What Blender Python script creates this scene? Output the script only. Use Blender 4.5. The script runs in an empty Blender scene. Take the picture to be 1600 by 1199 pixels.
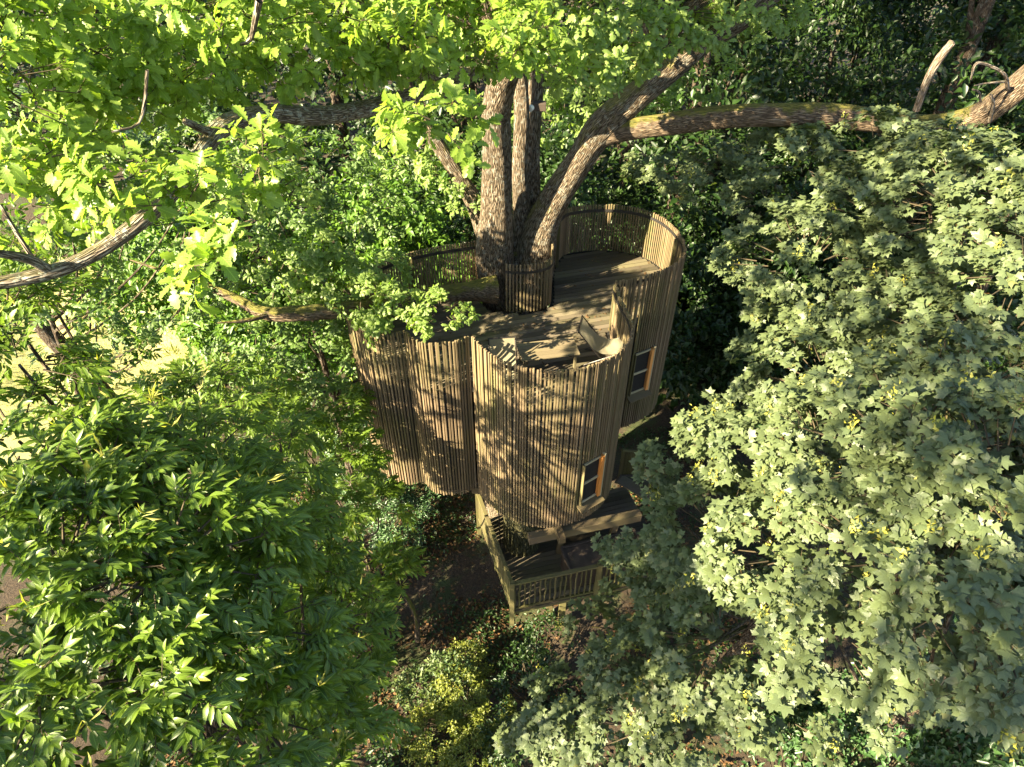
import bpy, bmesh, math, random
import numpy as np
from mathutils import Vector, Matrix
from mathutils.geometry import tessellate_polygon

R = math.radians
rng = np.random.default_rng(11)
random.seed(5)
SC = bpy.context.scene
COL = SC.collection

# ------------------------------------------------------------------ camera
CAM_H, PITCH, FPX = 16.5, 42.0, 1081.0
cd = bpy.data.cameras.new('camera'); cam = bpy.data.objects.new('camera', cd); COL.objects.link(cam)
cam.location = (0, 0, CAM_H); cam.rotation_euler = (R(90 - PITCH), 0, 0)
cd.sensor_width = 36.0; cd.lens = 36.0 * FPX / 1600.0
cd.clip_start = 0.05; cd.clip_end = 600
SC.camera = cam

# ------------------------------------------------------------------ sky and sun
SUN_AZ = np.array([-0.85, -0.52]); SUN_EL = 32.0
SUN_AZ = SUN_AZ / np.linalg.norm(SUN_AZ)
SUN = np.array([SUN_AZ[0] * math.cos(R(SUN_EL)), SUN_AZ[1] * math.cos(R(SUN_EL)), math.sin(R(SUN_EL))])
w = bpy.data.worlds.new('World'); SC.world = w; w.use_nodes = True
nt = w.node_tree; bg = nt.nodes['Background']
sky = nt.nodes.new('ShaderNodeTexSky'); sky.sky_type = 'NISHITA'; sky.sun_disc = False
sky.sun_elevation = R(SUN_EL); sky.sun_rotation = math.atan2(SUN[0], SUN[1])
nt.links.new(sky.outputs[0], bg.inputs[0]); bg.inputs[1].default_value = 0.05
sl = bpy.data.lights.new('sun', 'SUN'); sl.energy = 5.0; sl.angle = R(0.55); sl.color = (1.0, 0.85, 0.58)
so = bpy.data.objects.new('sun', sl); COL.objects.link(so)
so.rotation_euler = Vector(SUN).to_track_quat('Z', 'Y').to_euler(); so.location = (-20, -10, 30)
SC.view_settings.view_transform = 'Standard'; SC.view_settings.look = 'None'
SC.view_settings.gamma = 1.0; SC.view_settings.use_curve_mapping = False
SC.view_settings.exposure = 3.05
SC.render.engine = 'CYCLES'
SC.cycles.max_bounces = 6; SC.cycles.diffuse_bounces = 4; SC.cycles.glossy_bounces = 2
SC.cycles.transmission_bounces = 4; SC.cycles.transparent_max_bounces = 4
SC.cycles.use_denoising = True

# ------------------------------------------------------------------ picture point -> place
_p = R(PITCH)
FW = np.array([0, math.cos(_p), -math.sin(_p)]); UP = np.array([0, math.sin(_p), math.cos(_p)])
def ray(x, y): return FW * FPX + np.array([1.0, 0, 0]) * (x - 800) - UP * (y - 599.5)
ORI = np.array([0, 0, CAM_H])
def atz(x, y, z): d = ray(x, y); return ORI + d * ((z - CAM_H) / d[2])
def aty(x, y, Y): d = ray(x, y); return ORI + d * (Y / d[1])
def atd(x, y, dep): return ORI + ray(x, y) * (dep / FPX)
def proj(P):
    P = np.asarray(P, float) - ORI; dep = P @ FW
    return 800 + FPX * P[..., 0] / dep, 599.5 - FPX * (P @ UP) / dep, dep

# ------------------------------------------------------------------ node helpers
def mat(name):
    m = bpy.data.materials.new(name); m.use_nodes = True
    n = m.node_tree.nodes; l = m.node_tree.links
    for x in list(n): n.remove(x)
    out = n.new('ShaderNodeOutputMaterial')
    return m, n, l, out
def nd(n, t, **kw):
    x = n.new(t)
    for k, v in kw.items():
        if k.startswith('i_'): x.inputs[k[2:].replace('_', ' ')].default_value = v
        else: setattr(x, k, v)
    return x
def ramp(n, l, fac, stops):
    r = n.new('ShaderNodeValToRGB'); e = r.color_ramp.elements
    while len(e) < len(stops): e.new(0.5)
    for el, (p, c) in zip(e, stops):
        el.position = p; el.color = (*c, 1) if len(c) == 3 else c
    l.new(fac, r.inputs[0]); return r.outputs[0]
def mixc(n, l, fac, a, b, mode='MIX'):
    m = n.new('ShaderNodeMix'); m.data_type = 'RGBA'; m.blend_type = mode
    for s, v in ((m.inputs[0], fac), (m.inputs[6], a), (m.inputs[7], b)):
        if hasattr(v, 'links'): l.new(v, s)
        elif isinstance(v, (int, float)): s.default_value = v
        else: s.default_value = (*v, 1)
    return m.outputs[2]
def math_(n, l, op, a, b=0.0, clamp=False):
    m = n.new('ShaderNodeMath'); m.operation = op; m.use_clamp = clamp
    for s, v in ((m.inputs[0], a), (m.inputs[1], b)):
        if hasattr(v, 'links'): l.new(v, s)
        else: s.default_value = v
    return m.outputs[0]

def leaf_material(name, dark, light, under, trans=0.32, rough=0.42, spec=0.45, vein=0.25):
    m, n, l, out = mat(name)
    a = nd(n, 'ShaderNodeAttribute', attribute_name='lc')
    base = ramp(n, l, a.outputs['Fac'], [(0.0, dark), (0.75, light), (0.97, [c * 1.15 for c in light]), (1.0, (light[0] * 1.7, light[1] * 1.15, light[2] * 0.8))])
    uv = nd(n, 'ShaderNodeAttribute', attribute_name='luv')
    sep = n.new('ShaderNodeSeparateXYZ'); l.new(uv.outputs['Vector'], sep.inputs[0])
    au = math_(n, l, 'ABSOLUTE', sep.outputs[0])
    mid = math_(n, l, 'LESS_THAN', au, 0.018)
    wv = math_(n, l, 'SUBTRACT', math_(n, l, 'MULTIPLY', sep.outputs[1], 60.0), math_(n, l, 'MULTIPLY', au, 55.0))
    sv = math_(n, l, 'GREATER_THAN', math_(n, l, 'SINE', wv), 0.86)
    vm = math_(n, l, 'MULTIPLY', math_(n, l, 'MAXIMUM', mid, math_(n, l, 'MULTIPLY', sv, 0.5)), vein)
    base = mixc(n, l, vm, base, [min(1, c * 2.0 + 0.03) for c in light])
    petiole = math_(n, l, 'GREATER_THAN', sep.outputs[2], 0.5)
    base = mixc(n, l, petiole, base, (0.16, 0.09, 0.03))
    ge = n.new('ShaderNodeNewGeometry')
    base = mixc(n, l, math_(n, l, 'MULTIPLY', ge.outputs['Backfacing'], 0.55), base, under)
    p = nd(n, 'ShaderNodeBsdfPrincipled', i_Roughness=rough)
    p.inputs['Specular IOR Level'].default_value = spec
    l.new(base, p.inputs['Base Color'])
    bp = nd(n, 'ShaderNodeBump', i_Strength=0.25, i_Distance=0.01); l.new(sv, bp.inputs['Height']); l.new(bp.outputs[0], p.inputs['Normal'])
    t = n.new('ShaderNodeBsdfTranslucent')
    l.new(mixc(n, l, 1.0, base, (1.6, 1.75, 0.6), 'MULTIPLY'), t.inputs[0])
    mx = nd(n, 'ShaderNodeMixShader'); mx.inputs[0].default_value = trans
    l.new(p.outputs[0], mx.inputs[1]); l.new(t.outputs[0], mx.inputs[2]); l.new(mx.outputs[0], out.inputs[0])
    return m

def bark_material(name, dark, mid, light, moss=0.5, lichen=0.3, scale=40.0):
    m, n, l, out = mat(name)
    a = nd(n, 'ShaderNodeAttribute', attribute_name='bc')
    nz = nd(n, 'ShaderNodeTexNoise', i_Scale=5.0, i_Detail=3.0); l.new(a.outputs['Vector'], nz.inputs['Vector'])
    warp = mixc(n, l, 0.09, a.outputs['Vector'], nz.outputs['Color'], 'ADD')
    v = nd(n, 'ShaderNodeTexVoronoi', feature='DISTANCE_TO_EDGE', i_Scale=scale); l.new(warp, v.inputs['Vector'])
    v2 = nd(n, 'ShaderNodeTexVoronoi', feature='F1', i_Scale=scale * 2.3); l.new(warp, v2.inputs['Vector'])
    h = math_(n, l, 'MULTIPLY', v.outputs['Distance'], 2.6, True)
    h = math_(n, l, 'SUBTRACT', h, math_(n, l, 'MULTIPLY', v2.outputs['Distance'], 0.35))
    nf = nd(n, 'ShaderNodeTexNoise', i_Scale=60.0, i_Detail=4.0); l.new(a.outputs['Vector'], nf.inputs['Vector'])
    h = math_(n, l, 'ADD', h, math_(n, l, 'MULTIPLY', nf.outputs[0], 0.35))
    c = ramp(n, l, h, [(0.05, dark), (0.35, mid), (0.85, light)])
    tc = n.new('ShaderNodeNewGeometry')
    nl = nd(n, 'ShaderNodeTexNoise', i_Scale=11.0, i_Detail=8.0, i_Roughness=0.75); l.new(tc.outputs['Position'], nl.inputs['Vector'])
    lm = ramp(n, l, nl.outputs[0], [(0.53, (0, 0, 0)), (0.60, (1, 1, 1))])
    c = mixc(n, l, math_(n, l, 'MULTIPLY', lm, lichen), c, (0.33, 0.34, 0.29))
    sep = n.new('ShaderNodeSeparateXYZ'); l.new(tc.outputs['Normal'], sep.inputs[0])
    nm = nd(n, 'ShaderNodeTexNoise', i_Scale=2.6, i_Detail=7.0, i_Roughness=0.65); l.new(tc.outputs['Position'], nm.inputs['Vector'])
    mm = math_(n, l, 'ADD', math_(n, l, 'MULTIPLY', sep.outputs[2], 0.42), nm.outputs[0])
    mm = ramp(n, l, mm, [(0.72, (0, 0, 0)), (0.84, (1, 1, 1))])
    mosscol = ramp(n, l, nf.outputs[0], [(0.3, (0.05, 0.065, 0.012)), (0.7, (0.19, 0.17, 0.035))])
    c = mixc(n, l, math_(n, l, 'MULTIPLY', mm, moss), c, mosscol)
    p = nd(n, 'ShaderNodeBsdfPrincipled', i_Roughness=0.95); p.inputs['Specular IOR Level'].default_value = 0.15
    l.new(c, p.inputs['Base Color'])
    b = nd(n, 'ShaderNodeBump', i_Strength=1.0, i_Distance=0.022); l.new(h, b.inputs['Height']); l.new(b.outputs[0], p.inputs['Normal'])
    l.new(p.outputs[0], out.inputs[0]); return m

def wood_material(name, stops, grain_axis=2, algae=0.4, rough=0.85, algae_col=(0.16, 0.17, 0.035), freq=55.0, rv=0.62):
    m, n, l, out = mat(name)
    oi = n.new('ShaderNodeObjectInfo'); ge = n.new('ShaderNodeNewGeometry'); tc = n.new('ShaderNodeTexCoord')
    rnd = math_(n, l, 'FRACT', math_(n, l, 'ADD', oi.outputs['Random'], math_(n, l, 'MULTIPLY', ge.outputs['Random Per Island'], 0.77)))
    mp = n.new('ShaderNodeMapping'); s = [freq] * 3; s[grain_axis] = freq * 0.035; mp.inputs['Scale'].default_value = s
    l.new(ge.outputs['Position'], mp.inputs['Vector'])
    g = nd(n, 'ShaderNodeTexNoise', i_Scale=1.0, i_Detail=5.0, i_Roughness=0.7); l.new(mp.outputs[0], g.inputs['Vector'])
    f = math_(n, l, 'ADD', math_(n, l, 'ADD', math_(n, l, 'MULTIPLY', rnd, rv), .31 - rv / 2), math_(n, l, 'MULTIPLY', g.outputs[0], 0.42))
    c = ramp(n, l, f, stops)
    na = nd(n, 'ShaderNodeTexNoise', i_Scale=0.9, i_Detail=6.0, i_Roughness=0.65); l.new(ge.outputs['Position'], na.inputs['Vector'])
    am = ramp(n, l, na.outputs[0], [(0.40, (0, 0, 0)), (0.66, (1, 1, 1))])
    am = math_(n, l, 'MULTIPLY', am, math_(n, l, 'ADD', math_(n, l, 'MULTIPLY', math_(n, l, 'FRACT', math_(n, l, 'MULTIPLY', rnd, 7.31)), 0.7), 0.3))
    c = mixc(n, l, math_(n, l, 'MULTIPLY', am, algae), c, algae_col)
    p = nd(n, 'ShaderNodeBsdfPrincipled', i_Roughness=rough); p.inputs['Specular IOR Level'].default_value = 0.25
    l.new(c, p.inputs['Base Color'])
    b = nd(n, 'ShaderNodeBump', i_Strength=0.5, i_Distance=0.004); l.new(g.outputs[0], b.inputs['Height']); l.new(b.outputs[0], p.inputs['Normal'])
    l.new(p.outputs[0], out.inputs[0]); return m

def plain(name, col, rough=0.6, metal=0.0, spec=0.4, var=0.25, scale=12.0):
    m, n, l, out = mat(name)
    ge = n.new('ShaderNodeNewGeometry')
    z = nd(n, 'ShaderNodeTexNoise', i_Scale=scale, i_Detail=5.0); l.new(ge.outputs['Position'], z.inputs['Vector'])
    c = ramp(n, l, z.outputs[0], [(0.3, [x * (1 - var) for x in col]), (0.7, [min(1, x * (1 + var)) for x in col])])
    p = nd(n, 'ShaderNodeBsdfPrincipled', i_Roughness=rough, i_Metallic=metal); p.inputs['Specular IOR Level'].default_value = spec
    l.new(c, p.inputs['Base Color']); l.new(p.outputs[0], out.inputs[0]); return m

M = {}
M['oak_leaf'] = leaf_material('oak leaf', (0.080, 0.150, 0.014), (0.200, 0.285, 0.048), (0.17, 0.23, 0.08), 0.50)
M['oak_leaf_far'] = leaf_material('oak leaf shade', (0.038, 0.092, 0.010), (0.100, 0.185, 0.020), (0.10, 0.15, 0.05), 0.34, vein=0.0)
M['sycamore_leaf'] = leaf_material('sycamore leaf', (0.016, 0.046, 0.015), (0.080, 0.114, 0.027), (0.12, 0.145, 0.075), 0.28, 0.45, 0.45, 0.3)
M['chestnut_leaf'] = leaf_material('chestnut leaf', (0.034, 0.075, 0.007), (0.105, 0.165, 0.016), (0.09, 0.13, 0.045), 0.42, 0.38, 0.5, 0.5)
M['wood_leaf_shaded'] = leaf_material('shaded woodland leaf', (0.008, 0.025, 0.004), (0.026, 0.056, 0.009), (0.045, 0.07, 0.025), 0.28, vein=0.0)  # forest shade is darkened into this leaf colour
M['shrub_leaf'] = leaf_material('shrub leaf', (0.06, 0.095, 0.010), (0.18, 0.20, 0.03), (0.14, 0.16, 0.06), 0.36, vein=0.0)
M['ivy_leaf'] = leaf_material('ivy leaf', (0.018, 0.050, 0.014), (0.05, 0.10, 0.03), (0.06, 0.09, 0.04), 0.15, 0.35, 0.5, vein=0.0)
M['litter'] = leaf_material('leaf litter', (0.035, 0.017, 0.007), (0.13, 0.072, 0.030), (0.09, 0.055, 0.027), 0.08, 0.7, 0.2, vein=0.0)
M['seed'] = leaf_material('seed wings', (0.22, 0.24, 0.03), (0.38, 0.36, 0.06), (0.3, 0.3, 0.1), 0.3, vein=0.0)
M['oak_bark'] = bark_material('oak bark', (0.024, 0.017, 0.010), (0.105, 0.080, 0.052), (0.22, 0.175, 0.125), .6, .35)
M['limb_bark'] = bark_material('lichened limb bark', (0.05, 0.038, 0.027), (0.17, 0.14, 0.105), (0.29, 0.245, 0.195), 0.35, 0.8, 48.0)
M['right_limb_bark'] = bark_material('right limb bark', (0.04, 0.028, 0.018), (0.13, 0.095, 0.062), (0.24, 0.18, 0.125), 0.85, 0.12, 48.0)
M['dead_bark'] = bark_material('dead branch bark', (0.09, 0.065, 0.045), (0.23, 0.18, 0.135), (0.38, 0.31, 0.25), 0.1, 0.4, 40.0)
M['wood_bark'] = bark_material('woodland bark', (0.025, 0.018, 0.012), (0.07, 0.05, 0.035), (0.13, 0.10, 0.07), 0.5, 0.3, 40.0)
M['column_bark'] = bark_material('algae column bark', (0.022, 0.022, 0.009), (0.075, 0.070, 0.030), (0.13, 0.12, 0.06), .3, .1, 34.0)
M['twig'] = plain('twig', (0.055, 0.042, 0.022), 0.9)
M['slat'] = wood_material('weathered larch batten', [(0.10, (0.046, 0.033, 0.020)), (0.40, (0.118, 0.084, 0.049)), (0.70, (0.185, 0.135, 0.082)), (0.95, (0.27, 0.205, 0.132))], 2, 0.8, 0.85, (0.085, 0.088, 0.026), 55.0, .42)
M['deck'] = wood_material('weathered deck board', [(0.1, (0.040, 0.032, 0.023)), (0.5, (0.080, 0.064, 0.046)), (0.95, (0.150, 0.122, 0.090))], 0, 0.25, 0.8, (0.16, 0.17, 0.035), 55.0, .75)
M['rail'] = wood_material('algae covered rail', [(0.1, (0.040, 0.033, 0.014)), (0.5, (0.072, 0.060, 0.027)), (0.95, (0.115, 0.096, 0.048))], 2, 0.7, .85, (0.10, 0.105, 0.02))
M['beam'] = wood_material('sawn beam', [(0.1, (0.055, 0.040, 0.022)), (0.5, (0.095, 0.070, 0.041)), (0.95, (0.145, 0.108, 0.066))], 0, 0.3)
M['table'] = wood_material('table plank', [(0.1, (0.075, 0.058, 0.036)), (0.5, (0.125, 0.098, 0.062)), (0.95, (0.19, 0.15, 0.095))], 0, 0.2)
M['frame_wood'] = wood_material('oiled window timber', [(0.1, (0.42, 0.155, 0.035)), (0.5, (0.58, 0.23, 0.055)), (0.95, (0.70, 0.32, 0.10))], 2, 0.0, 0.5)
M['casing'] = wood_material('pale casing timber', [(0.1, (0.26, 0.22, 0.14)), (0.5, (0.36, 0.31, 0.20)), (0.95, (0.46, 0.40, 0.28))], 2, 0.25)
M['panel'] = plain('weathered brown panel', (0.058, 0.043, 0.032), 0.75, 0, 0.3, 0.3, 5.0)
M['lining'] = plain('black wall membrane', (0.012, 0.011, 0.009), 0.9)
M['band'] = plain('black steel band', (0.018, 0.016, 0.014), 0.55)
M['steel'] = plain('dark chair steel', (0.03, 0.027, 0.024), 0.4, 0.6)
M['canvas'] = plain('sand canvas', (0.27, 0.245, 0.165), 0.9, 0, 0.1, 0.06, 90.0)
M['post'] = wood_material('raw post', [(0.1, (0.42, 0.27, 0.11)), (0.5, (0.52, 0.35, 0.15)), (0.95, (0.6, 0.42, 0.2))], 2, 0.0)
cm, n, l, out = mat('sand canvas')
ge = n.new('ShaderNodeNewGeometry'); cz = nd(n, 'ShaderNodeTexNoise', i_Scale=60.0, i_Detail=4.0); l.new(ge.outputs['Position'], cz.inputs['Vector'])
cc = ramp(n, l, cz.outputs[0], [(0.3, (0.27, 0.245, 0.165)), (0.7, (0.33, 0.30, 0.205))])
cdf = n.new('ShaderNodeBsdfDiffuse'); ctl = n.new('ShaderNodeBsdfTranslucent'); l.new(cc, cdf.inputs[0]); l.new(cc, ctl.inputs[0])
cmx = n.new('ShaderNodeMixShader'); cmx.inputs[0].default_value = .45; l.new(cdf.outputs[0], cmx.inputs[1]); l.new(ctl.outputs[0], cmx.inputs[2]); l.new(cmx.outputs[0], out.inputs[0]); M['canvas'] = cm
gm, n, l, out = mat('window glass')
gp = nd(n, 'ShaderNodeBsdfPrincipled', i_Roughness=0.05); gp.inputs['Base Color'].default_value = (0.01, 0.012, 0.012, 1)
gp.inputs['Specular IOR Level'].default_value = 0.6; l.new(gp.outputs[0], out.inputs[0]); M['glass'] = gm

# ground
gmat, n, l, out = mat('forest floor')
ge = n.new('ShaderNodeNewGeometry')
n1 = nd(n, 'ShaderNodeTexNoise', i_Scale=0.8, i_Detail=8.0, i_Roughness=0.7); l.new(ge.outputs['Position'], n1.inputs['Vector'])
n2 = nd(n, 'ShaderNodeTexNoise', i_Scale=14.0, i_Detail=6.0, i_Roughness=0.75); l.new(ge.outputs['Position'], n2.inputs['Vector'])
c1 = ramp(n, l, n2.outputs[0], [(0.3, (0.013, 0.009, 0.004)), (0.55, (0.042, 0.027, 0.013)), (0.75, (0.10, 0.066, 0.034))])
c = mixc(n, l, ramp(n, l, n1.outputs[0], [(0.48, (0, 0, 0)), (0.62, (1, 1, 1))]), c1, (0.030, 0.044, 0.008))
p = nd(n, 'ShaderNodeBsdfPrincipled', i_Roughness=0.95); l.new(c, p.inputs['Base Color'])
b = nd(n, 'ShaderNodeBump', i_Strength=1.0, i_Distance=0.06); l.new(n2.outputs[0], b.inputs['Height']); l.new(b.outputs[0], p.inputs['Normal'])
l.new(p.outputs[0], out.inputs[0]); M['ground'] = gmat
lm_, n, l, out = mat('mown grass')
ge = n.new('ShaderNodeNewGeometry')
n1 = nd(n, 'ShaderNodeTexNoise', i_Scale=0.7, i_Detail=6.0); l.new(ge.outputs['Position'], n1.inputs['Vector'])
n2 = nd(n, 'ShaderNodeTexNoise', i_Scale=40.0, i_Detail=4.0); l.new(ge.outputs['Position'], n2.inputs['Vector'])
c = mixc(n, l, n2.outputs[0], ramp(n, l, n1.outputs[0], [(0.35, (0.14, 0.16, 0.035)), (0.65, (0.26, 0.26, 0.09))]), (0.33, 0.31, 0.13))
p = nd(n, 'ShaderNodeBsdfPrincipled', i_Roughness=0.9); l.new(c, p.inputs['Base Color'])
b = nd(n, 'ShaderNodeBump', i_Strength=0.8, i_Distance=0.03); l.new(n2.outputs[0], b.inputs['Height']); l.new(b.outputs[0], p.inputs['Normal'])
l.new(p.outputs[0], out.inputs[0]); M['lawn'] = lm_

# ------------------------------------------------------------------ object helpers
def link(name, me, parent=None, m=None, loc=None):
    o = bpy.data.objects.new(name, me); COL.objects.link(o)
    if m is not None and me is not None and not me.materials: me.materials.append(m)
    if parent is not None: o.parent = parent
    if loc is not None: o.location = loc
    return o
def tag(o, label, cat, group=None, kind=None):
    o['label'] = label; o['category'] = cat
    if group: o['group'] = group
    if kind: o['kind'] = kind
    return o
def empty(name, loc):
    o = bpy.data.objects.new(name, None); COL.objects.link(o); o.location = loc; o.empty_display_size = 0.2
    return o
def raw_mesh(name, V, F, attrs=None, smooth=True):
    """V (n,3), F (m,3|4) arrays -> mesh, fast"""
    V = np.ascontiguousarray(V, np.float32); F = np.ascontiguousarray(F, np.int32)
    me = bpy.data.meshes.new(name); k = F.shape[1]
    me.vertices.add(len(V)); me.vertices.foreach_set('co', V.ravel())
    me.loops.add(F.size); me.loops.foreach_set('vertex_index', F.ravel())
    me.polygons.add(len(F)); me.polygons.foreach_set('loop_start', np.arange(0, F.size, k, dtype=np.int32))
    me.polygons.foreach_set('use_smooth', np.full(len(F), smooth, bool))
    for nm, (typ, arr) in (attrs or {}).items():
        a = me.attributes.new(nm, typ, 'POINT')
        a.data.foreach_set('value' if typ == 'FLOAT' else 'vector', np.ascontiguousarray(arr, np.float32).ravel())
    me.update(calc_edges=True); return me
def nrm(a):
    return a / np.maximum(np.linalg.norm(a, axis=-1, keepdims=True), 1e-9)

class MB:
    def __init__(s): s.V = []; s.F = []; s.n = 0
    def hexa(s, c8):                                   # 8 corners: bottom 4 ccw then top 4
        b = s.n; s.V += [tuple(map(float, c)) for c in c8]; s.n += 8
        for f in ((0, 3, 2, 1), (4, 5, 6, 7), (0, 1, 5, 4), (1, 2, 6, 5), (2, 3, 7, 6), (3, 0, 4, 7)): s.F.append(tuple(b + i for i in f))
    def box(s, c, ax, ay, az, hx, hy, hz):
        c, ax, ay, az = (np.asarray(v, float) for v in (c, ax, ay, az))
        s.hexa([c + ax * hx * i + ay * hy * j + az * hz * k for k in (-1, 1) for i, j in ((-1, -1), (1, -1), (1, 1), (-1, 1))])
    def bar(s, a, b, w, h, up=(0, 0, 1)):              # beam from a to b
        a = np.asarray(a, float); b = np.asarray(b, float); d = b - a; L = np.linalg.norm(d); d /= L
        x = np.cross(d, up); x = x / np.linalg.norm(x); z = np.cross(x, d)
        s.box((a + b) / 2, d, x, z, L / 2, w / 2, h / 2)
    def rod(s, pts, r, k=6):
        pts = np.asarray(pts, float); b = s.n
        for i, q in enumerate(pts):
            d = nrm(pts[min(i + 1, len(pts) - 1)] - pts[max(i - 1, 0)])
            x = np.cross(d, (0.13, 0.2, 0.97)); x = nrm(x) if np.linalg.norm(x) > 1e-4 else np.array([1., 0, 0]); y = np.cross(d, x)
            for j in range(k):
                t = 2 * math.pi * j / k; s.V.append(tuple(q + r * (math.cos(t) * x + math.sin(t) * y)))
        for i in range(len(pts) - 1):
            for j in range(k):
                a0 = b + i * k + j; a1 = b + i * k + (j + 1) % k; s.F.append((a0, a1, a1 + k, a0 + k))
        s.F.append(tuple(b + j for j in range(k))[::-1]); s.F.append(tuple(b + (len(pts) - 1) * k + j for j in range(k)))
        s.n += k * len(pts)
    def build(s, name, m, parent=None, base=(0, 0, 0), bevel=0.0, smooth=False):
        me = bpy.data.meshes.new(name); me.from_pydata([tuple(np.asarray(v) - np.asarray(base)) for v in s.V], [], s.F)
        if bevel:
            bm = bmesh.new(); bm.from_mesh(me)
            bmesh.ops.bevel(bm, geom=bm.edges[:], offset=bevel, segments=1, affect='EDGES', clamp_overlap=True)
            bm.to_mesh(me); bm.free()
        if smooth: me.polygons.foreach_set('use_smooth', [True] * len(me.polygons))
        me.update(); return link(name, me, parent, m)

def catmull(P, per=12, closed=False):
    P = np.asarray(P, float); out = []
    n = len(P); rng_ = range(n if closed else n - 1)
    for i in rng_:
        p0 = P[i - 1] if (closed or i > 0) else 2 * P[0] - P[1]
        p1 = P[i]; p2 = P[(i + 1) % n]; p3 = P[(i + 2) % n] if (closed or i + 2 < n) else 2 * P[-1] - P[-2]
        for t in np.linspace(0, 1, per, endpoint=False):
            out.append(0.5 * ((2 * p1) + (p2 - p0) * t + (2 * p0 - 5 * p1 + 4 * p2 - p3) * t * t + (3 * p1 - p0 - 3 * p2 + p3) * t ** 3))
    if not closed: out.append(P[-1])
    return np.array(out)

def tube(name, pts, m, parent=None, base=(0, 0, 0), seg=28, step=0.06, lump=0.06, seed=0, flare=None, cap=True):
    """limb along (x,y,z,r) control points, with lumps; carries bark coordinates"""
    r_ = np.random.default_rng(100 + seed)
    P = catmull(pts, 14)
    L = np.concatenate([[0], np.cumsum(np.linalg.norm(np.diff(P[:, :3], axis=0), axis=1))])
    k = max(6, int(L[-1] / step)); s = np.linspace(0, L[-1], k)
    C = np.stack([np.interp(s, L, P[:, i]) for i in range(4)], 1)
    T = nrm(np.gradient(C[:, :3], axis=0))
    X = np.zeros_like(T); x = np.cross(T[0], (0.31, 0.2, 0.1)); x = nrm(x)
    for i in range(k):
        x = x - (x @ T[i]) * T[i]; x = nrm(x); X[i] = x
    Y = np.cross(T, X)
    th = np.linspace(0, 2 * math.pi, seg, endpoint=False)
    rr = np.ones((k, seg))
    for _ in range(7):
        a, bq, f, ph = r_.integers(1, 5), r_.uniform(0.6, 5.0), r_.uniform(0.3, 1), r_.uniform(0, 6.28)
        rr += lump * 0.35 * f * np.sin(a * th[None] + bq * s[:, None] + ph)
    for kk in (9, 13, 17):
        ph = r_.uniform(0, 6.28)
        rr += lump * 0.16 * np.abs(np.sin(kk * 0.5 * th[None] * 2 + 0.7 * np.sin(3.1 * s[:, None] + ph) + ph))
    rad = C[:, 3:4] * rr
    V = C[:, None, :3] + rad[..., None] * (np.cos(th)[None, :, None] * X[:, None] + np.sin(th)[None, :, None] * Y[:, None])
    bc = np.stack([np.broadcast_to(C[:, 3:4] * np.cos(th)[None], (k, seg)), np.broadcast_to(C[:, 3:4] * np.sin(th)[None], (k, seg)), np.broadcast_to(s[:, None] * 0.12, (k, seg))], -1) + seed * 1.7
    i = np.arange(k - 1)[:, None] * seg; j = np.arange(seg)[None]; j2 = (j + 1) % seg
    F = np.stack([i + j, i + j2, i + seg + j2, i + seg + j], -1).reshape(-1, 4)
    V = V.reshape(-1, 3); bcf = bc.reshape(-1, 3)
    if cap:
        V = np.vstack([V, C[-1, :3] + T[-1] * C[-1, 3] * 0.25]); bcf = np.vstack([bcf, bcf[-1]])
        e = (k - 1) * seg; jj = np.arange(0, seg, 2)
        F = np.vstack([F, np.stack([e + jj, e + (jj + 1) % seg, e + (jj + 2) % seg, np.full(len(jj), len(V) - 1)], -1)])
    me = raw_mesh(name, V - np.asarray(base), F, {'bc': ('FLOAT_VECTOR', bcf)})
    return link(name, me, parent, m)

# ------------------------------------------------------------------ leaves
def strip_leaf(rows, curl=0.25, fold=0.22, petiole=0.16):
    V = []; U = []; F = []
    for v, wd in rows:
        z = -curl * v * v
        V += [(-wd, v, z + fold * wd), (0, v, z), (wd, v, z + fold * wd)]; U += [(-wd, v, 0), (0, v, 0), (wd, v, 0)]
    for i in range(len(rows) - 1):
        a = 3 * i; b = a + 3
        for p, q in ((0, 1), (1, 2)):
            if rows[i][1] > 0: F.append((a + p, a + q, b + q) if p == 1 else (a + p, a + q, b + q))
            if rows[i + 1][1] > 0: F.append((a + p, b + q, b + p)) if rows[i][1] > 0 else F.append((a + 1, b + q, b + p))
    if petiole:
        b = len(V); V += [(-0.013, -petiole, 0.03), (0.013, -petiole, 0.03), (0.0, 0.06, 0.004)]; U += [(0, 0, 1)] * 3; F.append((b, b + 1, b + 2))
    return np.array(V, float), np.array(F, int), np.array(U, float)
def dia_leaf(wd, at, lift):
    return np.array([(0, 0, 0), (wd, at, lift), (0, 1, -.12), (-wd, at, lift)], float), np.array([(0, 1, 2), (0, 2, 3)]), np.array([(0, 0, 0), (wd, at, 0), (0, 1, 0), (-wd, at, 0)], float)
def fan_leaf(pts, centre, curl=0.2, petiole=0.5, wave=0.0):
    V = [(centre[0], centre[1], 0.03)]; U = [(centre[0], centre[1], 0)]; F = []
    for i, (x, y) in enumerate(pts):
        r2 = x * x + y * y; V.append((x, y, -curl * r2 + wave * (1 if i % 2 else -1))); U.append((x, y, 0))
    for i in range(1, len(pts)): F.append((0, i + 1, i))
    if petiole:
        b = len(V); V += [(-0.016, -petiole, 0.05), (0.016, -petiole, 0.05), (0.0, 0.10, 0.01)]; U += [(0, 0, 1)] * 3; F.append((b, b + 1, b + 2))
    return np.array(V, float), np.array(F, int), np.array(U, float)
OAK = [(0, .015), (.09, .05), (.15, .13), (.21, .155), (.26, .09), (.33, .20), (.41, .245), (.46, .14), (.54, .26), (.62, .31), (.68, .19), (.75, .25), (.82, .24), (.87, .14), (.94, .14), (1, 0)]
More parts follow.
